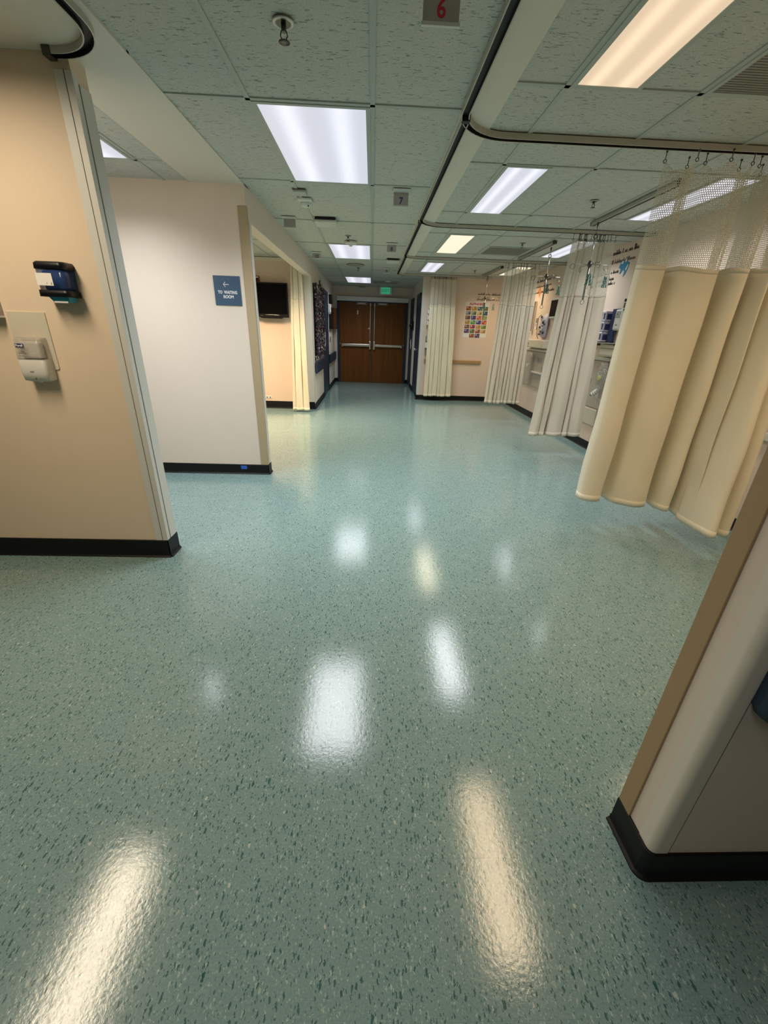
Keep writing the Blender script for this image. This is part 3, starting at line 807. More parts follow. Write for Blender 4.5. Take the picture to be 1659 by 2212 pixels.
def disc_dev(name, label, cat, prof, x, y, m, seg=28, sc=(1, 1)):
    """prof: list of (r, drop)"""
    rings = [[(x+r*sc[0]*math.cos(2*PI*i/seg), y+r*sc[1]*math.sin(2*PI*i/seg), C-d) for i in range(seg)] for r, d in prof]
    return MB().loft(rings), rings
def sprinkler(x, y, label, s=1.0, plate=True):
    t = thing('sprinkler', (x, y, C), label, 'sprinkler', 'ceiling sprinklers')
    seg = 20
    ring = lambda r, d: [(x+r*math.cos(2*PI*i/seg), y+r*math.sin(2*PI*i/seg), C-d) for i in range(seg)]
    MB().loft([ring(.040*s, 0), ring(.040*s, .003), ring(.030*s, .006), ring(.028*s, .001)]).build('escutcheon', 'aluminium', t)
    MB().loft([ring(.027*s, .0015), ring(.027*s, .004)]).build('recess', 'dark_steel', t)
    b = MB(); b.cyl((x, y, C-.002), (x, y, C-.026*s), .009*s, 12)
    b.tube([(x-.009*s, y, C-.022*s), (x-.013*s, y, C-.036*s), (x-.003*s, y, C-.05*s)], .0022, 6)
    b.tube([(x+.009*s, y, C-.022*s), (x+.013*s, y, C-.036*s), (x+.003*s, y, C-.05*s)], .0022, 6)
    b.cyl((x, y, C-.047*s), (x, y, C-.052*s), .004, 8); b.build('body', 'dark_steel', t)
    MB().loft([ring(.006*s, .050*s), ring(.020*s, .0515*s), ring(.021*s, .0535*s), ring(.006*s, .0535*s)]).build('deflector', 'dark_steel', t)
    return t
sprinkler(-.342, 2.085, 'sprinkler head nearest to the camera, above the large corridor light', 1.0)
sprinkler(-.307, 5.80, 'sprinkler head in front of the second corridor light', .9)
sprinkler(-.27, 8.55, 'sprinkler head between the last two corridor lights', .9)
sprinkler(1.775, 4.00, 'sprinkler head in the second bay, left of the long dark ceiling rail', .85)
sprinkler(1.800, 5.80, 'sprinkler head in the third bay, beside the grey vent', .85)
sprinkler(1.800, 8.30, 'small sprinkler head in the farthest bay', .85)

def smoke_detector():
    t = thing('smoke_detector', (-.598, 4.38, C), 'rounded smoke detector on a square plate left of the blank sign row', 'smoke detector')
    box('base_plate', -.66, -.54, 4.28, 4.42, C-.014, C, 'device', t, .003)
    x, y, seg = -.60, 4.40, 24
    ring = lambda r, d: [(x+r*math.cos(2*PI*i/seg), y+r*.9*math.sin(2*PI*i/seg), C-d) for i in range(seg)]
    MB().loft([ring(.055, .012), ring(.055, .022), ring(.045, .036), ring(.022, .044), ring(.004, .046)]).build('chamber', 'device', t)
    MB().cyl((-.575, 4.36, C-.036), (-.575, 4.36, C-.046), .005, 8).build('indicator', 'black', t)
smoke_detector()
def little_box():
    t = thing('ceiling_sensor', (-.60, 4.07, C), 'flat square cover just beyond the nearest corridor light', 'sensor')
    box('cover', -.655, -.555, 4.05, 4.17, C-.020, C, 'tee', t, .004)
    box('rim', -.660, -.550, 4.045, 4.055, C-.006, C, 'groove', t)
little_box()
def access_point(x, y, w, d, h, label):
    t = thing('access_point', (x, y, C), label, 'wireless device', 'flat white boxes on the corridor ceiling')
    MB().box(x-w/2+.01, x+w/2-.01, y-d/2-.006, y+d/2-.01, C-.018, C).build('bracket', 'black', t)
    b = MB(); b.box(x-w/2, x+w/2, y-d/2, y+d/2, C-h, C-.012, .012); b.build('housing', 'device', t)
    MB().cyl((x-w*.2, y-d/2+.02, C-h), (x-w*.2, y-d/2+.02, C-h-.002), .008, 8).build('indicator', 'white', t)
access_point(-.49, 5.05, .225, .225, .045, 'flat rounded white box on the corridor ceiling, left side')
access_point(.305, 7.45, .205, .205, .045, 'flat white box on the corridor ceiling, right side near the track')
def strobe():
    x, y = -.29, 6.12
    t = thing('ceiling_strobe', (x, y, C), 'round white ceiling alarm just in front of the second corridor light', 'alarm')
    seg = 24; ring = lambda r, d: [(x+r*math.cos(2*PI*i/seg), y+r*math.sin(2*PI*i/seg), C-d) for i in range(seg)]
    MB().loft([ring(.075, 0), ring(.077, .020), ring(.068, .032), ring(.030, .036)]).build('housing', 'device', t)
    MB().loft([ring(.026, .034), ring(.022, .048), ring(.008, .058), ring(.002, .059)]).build('dome', 'white', t)
    text('lettering', 'FIRE', (x-.03, y-.0775, C-.013), .016, 'red_text', t, bold=.0006)
strobe()
def speaker():
    x, y = -.307, 8.19
    t = thing('ceiling_speaker', (x, y, C), 'flat round grey speaker grille between the last two corridor lights', 'speaker')
    seg = 32; ring = lambda r, d: [(x+r*math.cos(2*PI*i/seg), y+r*math.sin(2*PI*i/seg), C-d) for i in range(seg)]
    MB().loft([ring(.155, 0), ring(.155, .006), ring(.145, .008)]).build('rim', 'vent', t)
    b = MB(); b.loft([ring(.144, .004), ring(.144, .0065)])
    for k in range(1, 7): b.ring((x, y, C-.0075), .022*k, .0016, 'Z', 28)
    b.build('grille', 'vent', t)
speaker()
disc_dev_t = thing('ceiling_strobe', (.34, 10.42, C), 'small round white device near the far end of the corridor ceiling', 'alarm')
MB().sphere((.34, 10.42, C-.012), .075, 16, (1, 1, .35)).build('housing', 'device', disc_dev_t)
def vent(x0, x1, y0, y1, label, n=9):
    t = thing('ceiling_vent', ((x0+x1)/2, (y0+y1)/2, C), label, 'vent', 'ceiling vents')
    b = MB(); f = .02
    for a in ((x0, x0+f, y0, y1), (x1-f, x1, y0, y1), (x0+f, x1-f, y0, y0+f), (x0+f, x1-f, y1-f, y1)): b.box(*a, C-.004, C+.006, .001)
    b.build('frame', 'tee', t)
    MB().box(x0+f, x1-f, y0+f, y1-f, C+.001, C+.0055).build('backing', 'vent', t)
    g = MB(); n = int((y1-y0)/.018)
    for k in range(n): yy = y0+f+(y1-y0-2*f)*(k+.5)/n; g.box(x0+f, x1-f, yy-.0022, yy+.0022, C-.002, C+.002)
    g.build('grille', 'vent', t)
vent(1.457, 2.04, 1.18, 2.38, 'large dark grey ceiling vent cut off by the upper right edge')
vent(1.457, 2.04, 6.06, 6.62, 'grey ceiling vent in the third bay, beside the dark rail')
vent(-.0, .58, 10.55, 11.15, 'dark grille next to the farthest corridor light, above the exit sign')

# ================================================================== FAR DOORS
def far_doors():
    Y0 = YD-.012
    t = thing('double_door', (0, YD, 0), 'brown wooden double doors with two push bars at the corridor end', 'door')
    t['kind'] = 'structure'; t.name = 'door_1'
    fr = MB(); yf = YD-.030
    fr.box(-.010, .016, YD-.021, YD-.005, .006, 2.02)
    fr.box(-.935, -.875, yf, YD+.01, 0, 2.06, .003); fr.box(.885, .945, yf, YD+.01, 0, 2.06, .003); fr.box(-.935, .945, yf, YD+.01, 2.02, 2.045, .003)
    fr.build('door_frame', 'blue', t)
    for s, x0, x1 in ((-1, -.873, -.004), (1, .010, .883)):
        leaf = MB().box(x0, x1, YD-.022, YD+.02, .006, 2.02, .002).build('door_leaf', 'door_wood', t)
        xs = x1-.05 if s < 0 else x0+.05; xo = x0+.07 if s < 0 else x1-.075
        bar = MB().box(min(xs, xo), max(xs, xo), YD-.080, YD-.050, .945, 1.005, .006).build('push_bar', 'steel', leaf)
        MB().box(xs-.022, xs+.022, YD-.085, YD-.022, .875, 1.08, .006).build('latch_case', 'steel', leaf)
        MB().box(xo-.02, xo+.02, YD-.06, YD-.022, .93, 1.0, .004).build('bar_mount', 'steel', leaf)
        MB().cyl((xs+s*-.0, YD-.045, 1.08), (xs, YD-.045, 2.0), .010, 10).build('vertical_rod', 'offwhite', leaf)
        MB().box(xs-.015, xs+.015, YD-.06, YD-.022, 1.93, 2.01, .003).build('top_latch', 'offwhite', leaf)
        xm = -.287 if s < 0 else .268
        pl_ = MB().box(xm-.142, xm+.142, YD-.028, YD-.0215, 1.975, 2.028, .002).build('notice_plate', simple('pink_notice', (.52, .44, .46), .4), leaf)
        for dx in (-.12, .12): MB().box(xm+dx-.02, xm+dx+.02, YD-.031, YD-.027, 1.99, 2.01, .001).build('notice_arrow', 'black', leaf)
        MB().cyl((x0+.01 if s < 0 else x1-.01, YD-.03, .97), (x0+.01 if s < 0 else x1-.01, YD-.03, 1.03), .008, 8).build('hinge', 'steel', leaf)
        if s < 0:
            MB().box(-.408, -.378, YD-.026, YD-.0215, 1.738, 1.832, .001).build('narrow_plate', 'paper', leaf)
            MB().cyl((-.067-.02, YD-.022, 1.40), (-.067-.02, YD-.034, 1.40), .022, 16).build('lock_cylinder', 'steel', leaf)
    h = MB().box(-.940, .945, YD-.12, YD-.0, 2.046, 2.150, .006).build('door_operator', 'white', None, 'long white box above the brown double doors', 'door operator')
far_doors()
def exit_sign():
    t = thing('exit_sign', (.33, YD-.16, 2.20), 'green exit sign in a white frame above the right brown door', 'exit sign')
    MB().box(.172, .487, YD-.20, YD-.14, 2.206, C-.002, .004).build('housing', 'white', t)
    MB().box(.215, .443, YD-.204, YD-.199, 2.232, 2.376, .001).build('face', 'exit_green', t)
    text('lettering', 'EXIT', (.329, YD-.2045, 2.302), .105, simple('exit_letter', (.45, .75, .6), .5), t, width=.19, bold=.001)
exit_sign()
te = thing('emergency_light', (-.26, YD, 2.35), 'small dim white fitting above the left brown door', 'emergency light')
MB().box(-.345, -.18, YD-.06, YD, 2.335, 2.378, .006).build('housing', 'device', te)
for sx_ in (-.30, -.225): MB().cyl((sx_, YD-.06, 2.352), (sx_, YD-.075, 2.350), .014, 12).build('lamp_head', 'offwhite', te)

# ================================================================== CORRIDOR LEFT WALL
def side_door(n, X, s, y0, y1, label, knob=True, z=2.11):
    """s=+1: wall faces +X (left wall), s=-1: faces -X"""
    t = thing('door', (X, (y0+y1)/2, 0), label, 'door'); t.name = 'door_%d' % n; t['kind'] = 'structure'
    b = MB(); w = .06; p = .022*s
    xa, xb = min(X, X+p), max(X, X+p)
    b.box(xa, xb, y0, y0+w, 0, z, .003); b.box(xa, xb, y1-w, y1, 0, z, .003); b.box(xa, xb, y0, y1, z-w, z, .003); b.build('door_frame', 'blue', t)
    q = .008*s; lf = MB().box(min(X, X+q), max(X, X+q), y0+w, y1-w, .008, z-w, .001).build('door_leaf', 'blue', t)
    if knob:
        k = MB(); yk = y0+w+.07; k.cyl((X+q, yk, 1.0), (X+.05*s, yk, 1.0), .012, 12); k.sphere((X+.065*s, yk, 1.0), .028, 14); k.build('door_knob', 'steel', lf)
    return t
side_door(2, XL, 1, 9.30, 10.35, 'navy door on the left corridor wall beyond the glittery board', False)
side_door(3, XR, -1, 9.74, 10.52, 'nearer navy door with a round knob on the right corridor wall', True, 2.13)
side_door(4, XR, -1, 11.34, 12.10, 'farther navy door on the right corridor wall', False, 2.13)
def handrail(p0, p1, nrm, z0, z1, label, cap0=False, prot=.05):
    p0, p1, n = Vector((*p0, 0)), Vector((*p1, 0)), Vector((*nrm, 0)); t = thing('handrail', (p0+p1)/2+Vector((0, 0, z0)), label, 'handrail')
    prof = [(0.012, z0+.01), (prot-.012, z0), (prot, z0+.012), (prot, z1-.012), (prot-.012, z1), (.012, z1-.01)]
    MB().prism([p0+n*u+Vector((0, 0, v)) for u, v in prof], p1-p0).build('rail', 'blue', t)
    k = max(1, int((p1-p0).length/1.2)); d = (p1-p0)
    for i in range(k+1):
        c = p0+d*((i+.3)/(k+.6)) ; e = d.normalized()*.03
        A = [c-e, c+e, c+e+n*.03, c-e+n*.03]
        MB().prism([a+Vector((0, 0, z0+.03)) for a in A], (0, 0, z1-z0-.06)).build('bracket', 'blue', t)
    if cap0:
        q = [(0, z0+.012), (.012, z0), (prot-.012, z0), (prot, z0+.012), (prot, z1-.012), (prot-.012, z1), (.012, z1), (0, z1-.012)]
        rings = [[p0+n*u*s_+Vector((0, 0, (z0+z1)/2+(v-(z0+z1)/2)*h_))-d.normalized()*o_ for u, v in q] for s_, h_, o_ in ((1, 1, 0), (.96, .98, .015), (.8, .9, .028), (.4, .7, .034))]
        MB().loft(rings).build('end_cap', 'blue', t)
    return t
handrail((XL, 7.86), (XL, 9.30), (1, 0), .61, .82, 'navy bumper rail under the glittery board on the left corridor wall')
handrail((XL, 10.36), (XL, YD), (1, 0), .60, .81, 'navy bumper rail beyond the navy door on the left corridor wall')
handrail((.866, .62), (RW, .62), (0, -1), .650, .850, 'navy handrail on the near stub wall, at the lower right edge', True)
def glitter_board():
    y0, y1, z0, z1 = 7.93, 9.20, .84, 2.07
    t = thing('glitter_board', (XL, 8.56, .84), 'tall board covered in dark red and silver glitter, left corridor wall', 'decoration')
    MB().box(XL+.003, XL+.014, y0, y1, z0, z1).build('backing', 'black', t)
    r = random.Random(4); b = MB()
    for _ in range(2600):
        y, z = r.uniform(y0, y1), r.uniform(z0, z1); s = r.uniform(.010, .022); n = Vector((1, r.uniform(-1.2, .2), r.uniform(-.6, .6))).normalized()
        q = n.to_track_quat('Z', 'Y').to_matrix(); c = Vector((XL+r.uniform(.034, .055), y, max(z, .875)))
        b.bm.faces.new([b.bm.verts.new(c+q@Vector((s*dx, s*dy, 0))) for dx, dy in ((-1, -1), (1, -1), (1, 1), (-1, 1))])
    b.build('glitter_flakes', 'foil', t, kind='stuff')
    b = MB()
    for k in range(46):
        y = y0+(y1-y0)*(k+.5)/46; a = r.uniform(-.02, .03)
        b.prism([(XL+.014, y-.014, z0+.07), (XL+.03, y-.014, z0+.01+a), (XL+.03, y+.014, z0+.01+a*.5), (XL+.014, y+.014, z0+.07)], (.003, .002, 0))
    b.build('paper_fringe', 'white', t)
glitter_board()
def bow():
    t = thing('foil_bow', (XL, 9.0, 2.105), 'shiny silver foil piece above the glittery board', 'decoration')
    b = MB(); b.sphere((XL+.03, 8.93, 2.17), .045, 10, (.5, 1, 1)); b.sphere((XL+.03, 9.03, 2.15), .045, 10, (.5, 1, 1)); b.sphere((XL+.03, 8.98, 2.155), .02, 8); b.build('loops', 'steel', t)
    MB().box(XL+.004, XL+.012, 8.90, 9.12, 2.105, 2.20, .002).build('tag', 'brown_case', t)
bow()
def left_wall_bits():
    t = thing('ring_holder', (XL, 10.86, 1.90), 'black holder hanging from a silver ring beyond the navy door, left corridor wall', 'holder')
    MB().ring((XL+.03, 10.95, 2.11), .06, .006, 'X', 20).build('ring', 'steel', t)
    MB().box(XL, XL+.07, 10.72, 10.98, 1.90, 2.09, .008).build('pouch', 'black', t)
    t = thing('paper_dispenser', (XL, 10.55, 1.72), 'small white dispenser below the black holder, left corridor wall', 'dispenser')
    MB().box(XL, XL+.06, 10.45, 10.66, 1.70, 1.88, .012).build('housing', 'white', t)
    MB().box(XL+.01, XL+.05, 10.47, 10.64, 1.675, 1.702, .004).build('outlet', 'offwhite', t)
    t = thing('notice_board', (XL, 11.0, 1.36), 'black framed notice board on the left corridor wall, before the wooden case', 'notice board')
    MB().box(XL, XL+.05, 10.70, 11.42, 1.355, 1.835, .004).build('frame', 'black', t)
    MB().box(XL+.048, XL+.052, 10.74, 11.38, 1.395, 1.795).build('panel', 'screen', t)
    t = thing('wooden_case', (XL, 11.8, 1.36), 'brown wooden wall case beside the brown double doors, left corridor wall', 'wall case')
    MB().box(XL, XL+.095, 11.52, 12.08, 1.36, 1.845, .004).build('body', 'brown_case', t)
    MB().box(XL+.094, XL+.100, 11.56, 12.04, 1.40, 1.80, .002).build('door', 'door_wood', t)
    t = thing('light_switch', (XL, 10.9, 1.05), 'dark light switch under the black notice board', 'switch')
    MB().box(XL, XL+.008, 10.86, 10.96, 1.06, 1.19, .002).build('plate', 'groove', t)
    MB().box(XL+.008, XL+.014, 10.895, 10.925, 1.10, 1.15, .001).build('rocker', 'black', t)
    t = thing('notice_sheet', (XL, 9.55, .98), 'pale printed sheets hanging on the nearer edge of the left navy door', 'notice')
    MB().box(XL+.022, XL+.026, 9.30, 9.62, 1.03, 1.30, .001).build('upper_sheet', 'paper', t)
    MB().box(XL+.022, XL+.028, 9.26, 9.50, .90, 1.02, .001).build('lower_sheet', 'paper', t)
    b = MB()
    for k in range(6): b.box(XL+.026, XL+.0264, 9.34, 9.58, 1.06+.035*k, 1.066+.035*k)
    b.build('printed_lines', 'grey_text', t)
left_wall_bits()
def right_corr_bits():
    t = thing('hanging_bag', (XR, 11.22, 1.3), 'black bag hanging on the right corridor wall between the navy doors', 'bag')
    MB().loft([[(XR-.0-d*.5*(1+math.cos(a)), 11.22+w*math.sin(a), z) for a in [2*PI*i/12 for i in range(12)]] for z, d, w in ((1.40, .05, .06), (1.45, .10, .09), (1.52, .11, .10), (1.57, .07, .07), (1.60, .03, .03))]).build('body', 'black', t)
    MB().ring((XR-.03, 11.22, 1.62), .035, .006, 'X', 14).build('strap', 'black', t)
    t = thing('wall_cloth', (XR, 11.3, .95), 'small white cloth strip on the edge of the far right navy door', 'cloth')
    MB().tube([(XR-.03, 11.36, 1.18), (XR-.04, 11.37, 1.10), (XR-.03, 11.35, 1.02), (XR-.04, 11.38, .95)], .012, 6).build('strip', 'white', t)
right_corr_bits()

# ================================================================== SIGN WALL
def waiting_sign():
    x0, x1, z0, z1 = -1.351, -1.127, 1.533, 1.757
    t = thing('direction_sign', (-1.239, YS, 1.533), 'navy square sign with white arrow reading TO WAITING ROOM', 'sign')
    MB().box(x0, x1, YS-.007, YS, z0, z1, .002).build('panel', 'blue_sign', t)
    xm = -1.239; y = YS-.0074
    text('lettering', 'TO  WAITING', (xm, y, 1.632), .032, 'white_text', t, width=.162, bold=.0012)
    text('lettering', 'ROOM', (xm+.004, y, 1.598), .032, 'white_text', t, width=.086, bold=.0012)
    b = MB(); ax, az = -1.250, 1.692
    b.box(ax-.018, ax+.026, y-.0006, y, az-.0025, az+.0025)
    for s in (1, -1): b.prism([(ax-.021, y, az), (ax-.0175, y, az+s*.0), (ax-.001, y, az+s*.017), (ax-.005, y, az+s*.020)], (0, -.0006, 0))
    b.build('arrow', 'white_text', t)
waiting_sign()
MB().box(-1.296, -1.236, YS-.0085, YS-.0068, .052, .088).build('painters_tape', 'tape', None, 'short piece of blue tape on the black baseboard below the sign', 'tape')

# ================================================================== NEAR LEFT WALL
def towel_dispenser():
    yw = YP; xc = -1.522
    t = thing('soap_dispenser', (xc, yw, 1.47), 'smoked blue dispenser with black bands on the near left wall', 'dispenser')
    def ringp(z, w, d0, r=.022):
        w2 = w/2; yfz = yw-d0; pts = [(xc-w2, yw-.003, z)]
        for i in range(7): a = PI+PI/2*i/6; pts.append((xc-w2+r+r*math.cos(a), yfz+r+r*math.sin(a), z))
        for i in range(7): a = 1.5*PI+PI/2*i/6; pts.append((xc+w2-r+r*math.cos(a), yfz+r+r*math.sin(a), z))
        pts.append((xc+w2, yw-.003, z)); return pts
    MB().loft([ringp(1.594, .142, .092), ringp(1.618, .140, .090), ringp(1.626, .130, .080)]).build('top_band', 'black', t)
    MB().loft([ringp(1.505, .134, .090), ringp(1.596, .136, .088)]).build('cover', 'clear_blue', t)
    MB().box(xc-.050, xc+.056, yw-.066, yw-.004, 1.507, 1.590, .008).build('refill', simple('refill_blue', (.03, .07, .22), .4, noise=.35, nscale=30), t)
    MB().loft([ringp(1.478, .148, .094), ringp(1.506, .146, .094)]).build('bottom_band', 'black', t)
    MB().box(xc-.062, xc+.012, yw-.0925, yw-.0902, 1.524, 1.576, .0004).build('label_card', 'paper', t)
    MB().prism([(xc-.038, yw-.078, 1.480), (xc+.060, yw-.078, 1.480), (xc+.052, yw-.070, 1.456), (xc-.020, yw-.070, 1.456)], (0, .055, 0)).build('push_bar', 'cyan', t)
    MB().box(xc-.015, xc+.050, yw-.080, yw-.076, 1.452, 1.460, .001).build('push_bar_edge', 'white', t)
    MB().box(xc-.018, xc-.016, yw-.0930, yw-.0922, 1.530, 1.537).build('printed_mark', 'grey_text', t)
    MB().box(xc+.002, xc+.005, yw-.0930, yw-.0922, 1.528, 1.538).build('printed_mark', 'grey_text', t)
towel_dispenser()
def sanitizer():
    yw = YP
    t = thing('hand_sanitizer_dispenser', (-1.742, yw, 1.08), 'white hand sanitizer dispenser with clear top on a beige backplate', 'dispenser')
    x0, x1, z0, z1 = -1.84, -1.652, 1.135, 1.408; r = .012
    pts = [(x0, yw, z0), (x1-r, yw, z0)]+[(x1-r+r*math.sin(a), yw, z0+r-r*math.cos(a)) for a in (.4, .8, 1.2, PI/2)]+[(x1, yw, z1), (x0, yw, z1)]
    MB().prism(pts, (0, -.006, 0)).build('backplate', 'beige_plastic', t)
    xc = -1.741; yb = yw-.006
    def rp(z, w, d, r=.016):
        pts = []; w2 = w/2; yf = yb-d
        pts.append((xc-w2, yb, z))
        for i in range(6): a = PI+PI/2*i/5; pts.append((xc-w2+r+r*math.cos(a), yf+r+r*math.sin(a), z))
        for i in range(6): a = 1.5*PI+PI/2*i/5; pts.append((xc+w2-r+r*math.cos(a), yf+r+r*math.sin(a), z))
        pts.append((xc+w2, yb, z)); return pts
    MB().loft([rp(1.078, .100, .046), rp(1.085, .128, .062), rp(1.120, .134, .067), rp(1.182, .134, .066), rp(1.187, .130, .062)]).build('lower_housing', 'offwhite', t)
    MB().loft([rp(1.187, .134, .066), rp(1.200, .136, .066), rp(1.280, .130, .060), rp(1.290, .120, .052)]).build('clear_cover', 'clear', t)
    MB().box(xc-.050, xc+.046, yb-.046, yb-.004, 1.190, 1.272, .010).build('refill', simple('gel_refill', (.55, .52, .46), .25, noise=.25, nscale=22), t)
    MB().box(xc-.050, xc-.010, yb-.0690, yb-.0665, 1.244, 1.262, .0004).build('logo_plate', simple('logo_navy', (.01, .015, .10), .4), t)
    text('lettering', 'Purell', (xc-.030, yb-.0694, 1.253), .016, 'white_text', t, width=.034, bold=.0004)
    text('lettering', 'HAND\nSANITIZER', (xc-.026, yb-.0672, 1.222), .009, 'grey_text', t, width=.040)
    text('lettering', 'GOJO', (xc-.005, yb-.0682, 1.128), .009, 'grey_text', t, width=.020)
    MB().box(xc-.05, xc-.005, yb-.0672, yb-.0664, 1.2035, 1.2045).build('label_line', 'grey_text', t)
    MB().cyl((xc, yb-.035, 1.080), (xc, yb-.035, 1.072), .010, 12).build('nozzle', 'white', t)
    MB().box(xc+.002, xc+.005, yb-.0655, yb-.0635, 1.090, 1.097).build('indicator', 'black', t)
sanitizer()
def edge_box():
    t = thing('wall_box', (-2.0, YP, 1.38), 'mauve-grey wall box at the left edge, above the sanitizer backplate', 'wall box')
    MB().box(-2.12, -1.855, YP-.055, YP, 1.385, 1.78, .004).build('body', simple('mauve_metal', (.42, .37, .37), .45), t)
    MB().box(-2.12, -1.853, YP-.058, YP, 1.378, 1.386, .001).build('lower_lip', 'white', t)
edge_box()

# ================================================================== ALCOVE
def tv():
    yf = YA-.11
    t = thing('television', (-1.68, YA, 1.5), 'black flat television mounted high on the peach alcove wall', 'television')
    x0, x1, z0, z1 = -1.935, -1.395, 1.515, 2.025
    MB().box(x0, x1, yf, yf+.055, z0, z1, .008).build('housing', 'black', t)
    MB().box(x0+.018, x1-.018, yf-.001, yf+.001, z0+.050, z1-.018).build('screen', 'screen', t)
    MB().tube([(-1.78+.02*i, yf-.003, 1.548+.004*math.sin(PI*i/12)) for i in range(13)], .0022, 6).build('trim_line', 'steel', t)
    MB().box(-1.86, -1.82, yf-.0015, yf, 1.530, 1.535).build('maker_mark', 'grey_text', t)
    MB().loft([[(x, y, z) for x, y in ((a, yf+.005), (b_, yf+.005), (b_, yf+.05), (a, yf+.05))] for z, a, b_ in ((1.496, -1.84, -1.52), (1.516, -1.88, -1.48))], smooth=False).build('lower_shell', 'black', t)
    b = MB(); b.box(-1.77, -1.57, YA-.02, YA, 1.65, 1.90, .003); b.cyl((-1.67, YA-.02, 1.77), (-1.67, yf+.05, 1.77), .03, 12); b.build('wall_mount', 'dark_steel', t)
tv()
t = thing('fire_alarm', (-1.87, YA, 2.05), 'small red alarm box on the alcove wall above the television corner', 'fire alarm')
MB().box(-1.925, -1.855, YA-.035, YA, 2.035, 2.115, .004).build('body', 'red', t)
MB().box(-1.912, -1.868, YA-.040, YA-.034, 2.045, 2.085, .002).build('pull_handle', 'black', t)
MB().box(-1.912, -1.868, YA-.0365, YA-.0345, 2.092, 2.106, .0005).build('label_plate', 'paper', t)
t = thing('wall_outlet', (-1.85, YA, .18), 'small white horizontal outlet low on the alcove wall', 'outlet')
MB().box(-1.915, -1.80, YA-.008, YA, .172, .215, .003).build('plate', 'white', t)
for dx in (-1.885, -1.83): MB().box(dx-.012, dx+.012, YA-.010, YA-.007, .184, .204, .001).build('socket', 'groove', t)
MB().box(XW, XL-.11, YA-.03, YA, C-.045, C-.002, .003).build('trim_19', 'guard_cream', kind='structure')

# ================================================================== BAY END WALL
PAL = [(.42, .04, .03), (.50, .25, .06), (.05, .12, .20), (.03, .22, .07), (.30, .28, .34), (.20, .30, .05), (.60, .40, .15), (.02, .06, .12), (.24, .10, .02), (.03, .04, .22), (.55, .10, .10), (.28, .34, .04),
       (.50, .24, .04), (.03, .30, .10), (.05, .05, .25), (.55, .04, .04), (.25, .03, .02), (.50, .05, .05), (.45, .30, .08), (.15, .30, .05), (.02, .04, .25), (.05, .20, .05), (.45, .05, .06), (.50, .35, .12), (.30, .12, .03), (.04, .05, .20)]
def poster():
    x0, x1, z0, z1 = 1.893, 2.378, 1.295, 1.962; y = YB
    t = thing('alphabet_poster', (2.13, YB, z0), 'alphabet poster of coloured letter squares on the far bay wall', 'poster')
    MB().box(x0, x1, y-.002, y, z0, z1).build('sheet', 'paper', t)
    text('lettering', 'ALPHABET', (2.13, y-.0024, 1.918), .062, 'red_text', t, width=.325, bold=.002)
    let = 'ABCDEFGHIJKLMNOPQRSTUVWXYZ'; cw, ch = .116, .0845
    for i, L in enumerate(let):
        row, colm = divmod(i, 4)
        if i >= 24: row, colm = 6, i-24+1
        cx = x0+.0105+cw*(colm+.5); cz = 1.880-ch*(row+.5)
        sq = MB().box(cx-cw*.44, cx+cw*.44, y-.0026, y-.0018, cz-ch*.44, cz+ch*.44).build('letter_square', pcol(PAL[i]), t)
        text('letter', L, (cx-.022, y-.0030, cz+.012), .050, 'white_text', sq, bold=.001)
        r = random.Random(i)
        b = MB(); b.sphere((cx+.022, y-.0028, cz-.010), .020, 10, (1, .02, .8)); b.sphere((cx+.034, y-.0028, cz+.008), .010, 8, (1, .02, 1))
        b.build('picture', pcol(PAL[(i*7+5) % 26]), sq)
poster()
def wood_bumper():
    t = thing('bumper_rail', (1.73, YB, .78), 'short wooden bumper rail below the alphabet poster, passing behind the pale curtain', 'bumper rail')
    MB().box(1.12, 2.335, YB-.03, YB, .778, .842, .006).build('rail', 'wood_rail', t)
    for x in (1.12, 2.325): MB().box(x-.003, x+.013, YB-.031, YB, .776, .844, .003).build('end_cap', 'wood_rail', t)
wood_bumper()
def decal_band(origin, along, length, z, h, n, ink, name, parent, seed, size=.035, facing='-Y'):
    pass
def scribble(b, p0, along, nrm, length, h, seed, wt=.0022):
    """handwriting-like strokes, one connected line with loops"""
    r = random.Random(seed); a = Vector(along); n = Vector(nrm); u = 0; pts = []
    while u < length:
        step = r.uniform(.5, 1.1)*h*.5
        tall = r.random() < .3
        for k in range(6):
            q = k/5; zz = (h*(.95 if tall else .5))*abs(math.sin(PI*q))*r.uniform(.9, 1.1)
            pts.append(Vector(p0)+a*(u+step*q+h*.12*math.sin(2*PI*q))+Vector((0, 0, zz))+n*.0015)
        u += step
        if r.random() < .16:
            if len(pts) > 3: b.tube(pts, wt, 4)
            pts = []; u += h*.5
    if len(pts) > 3: b.tube(pts, wt, 4)
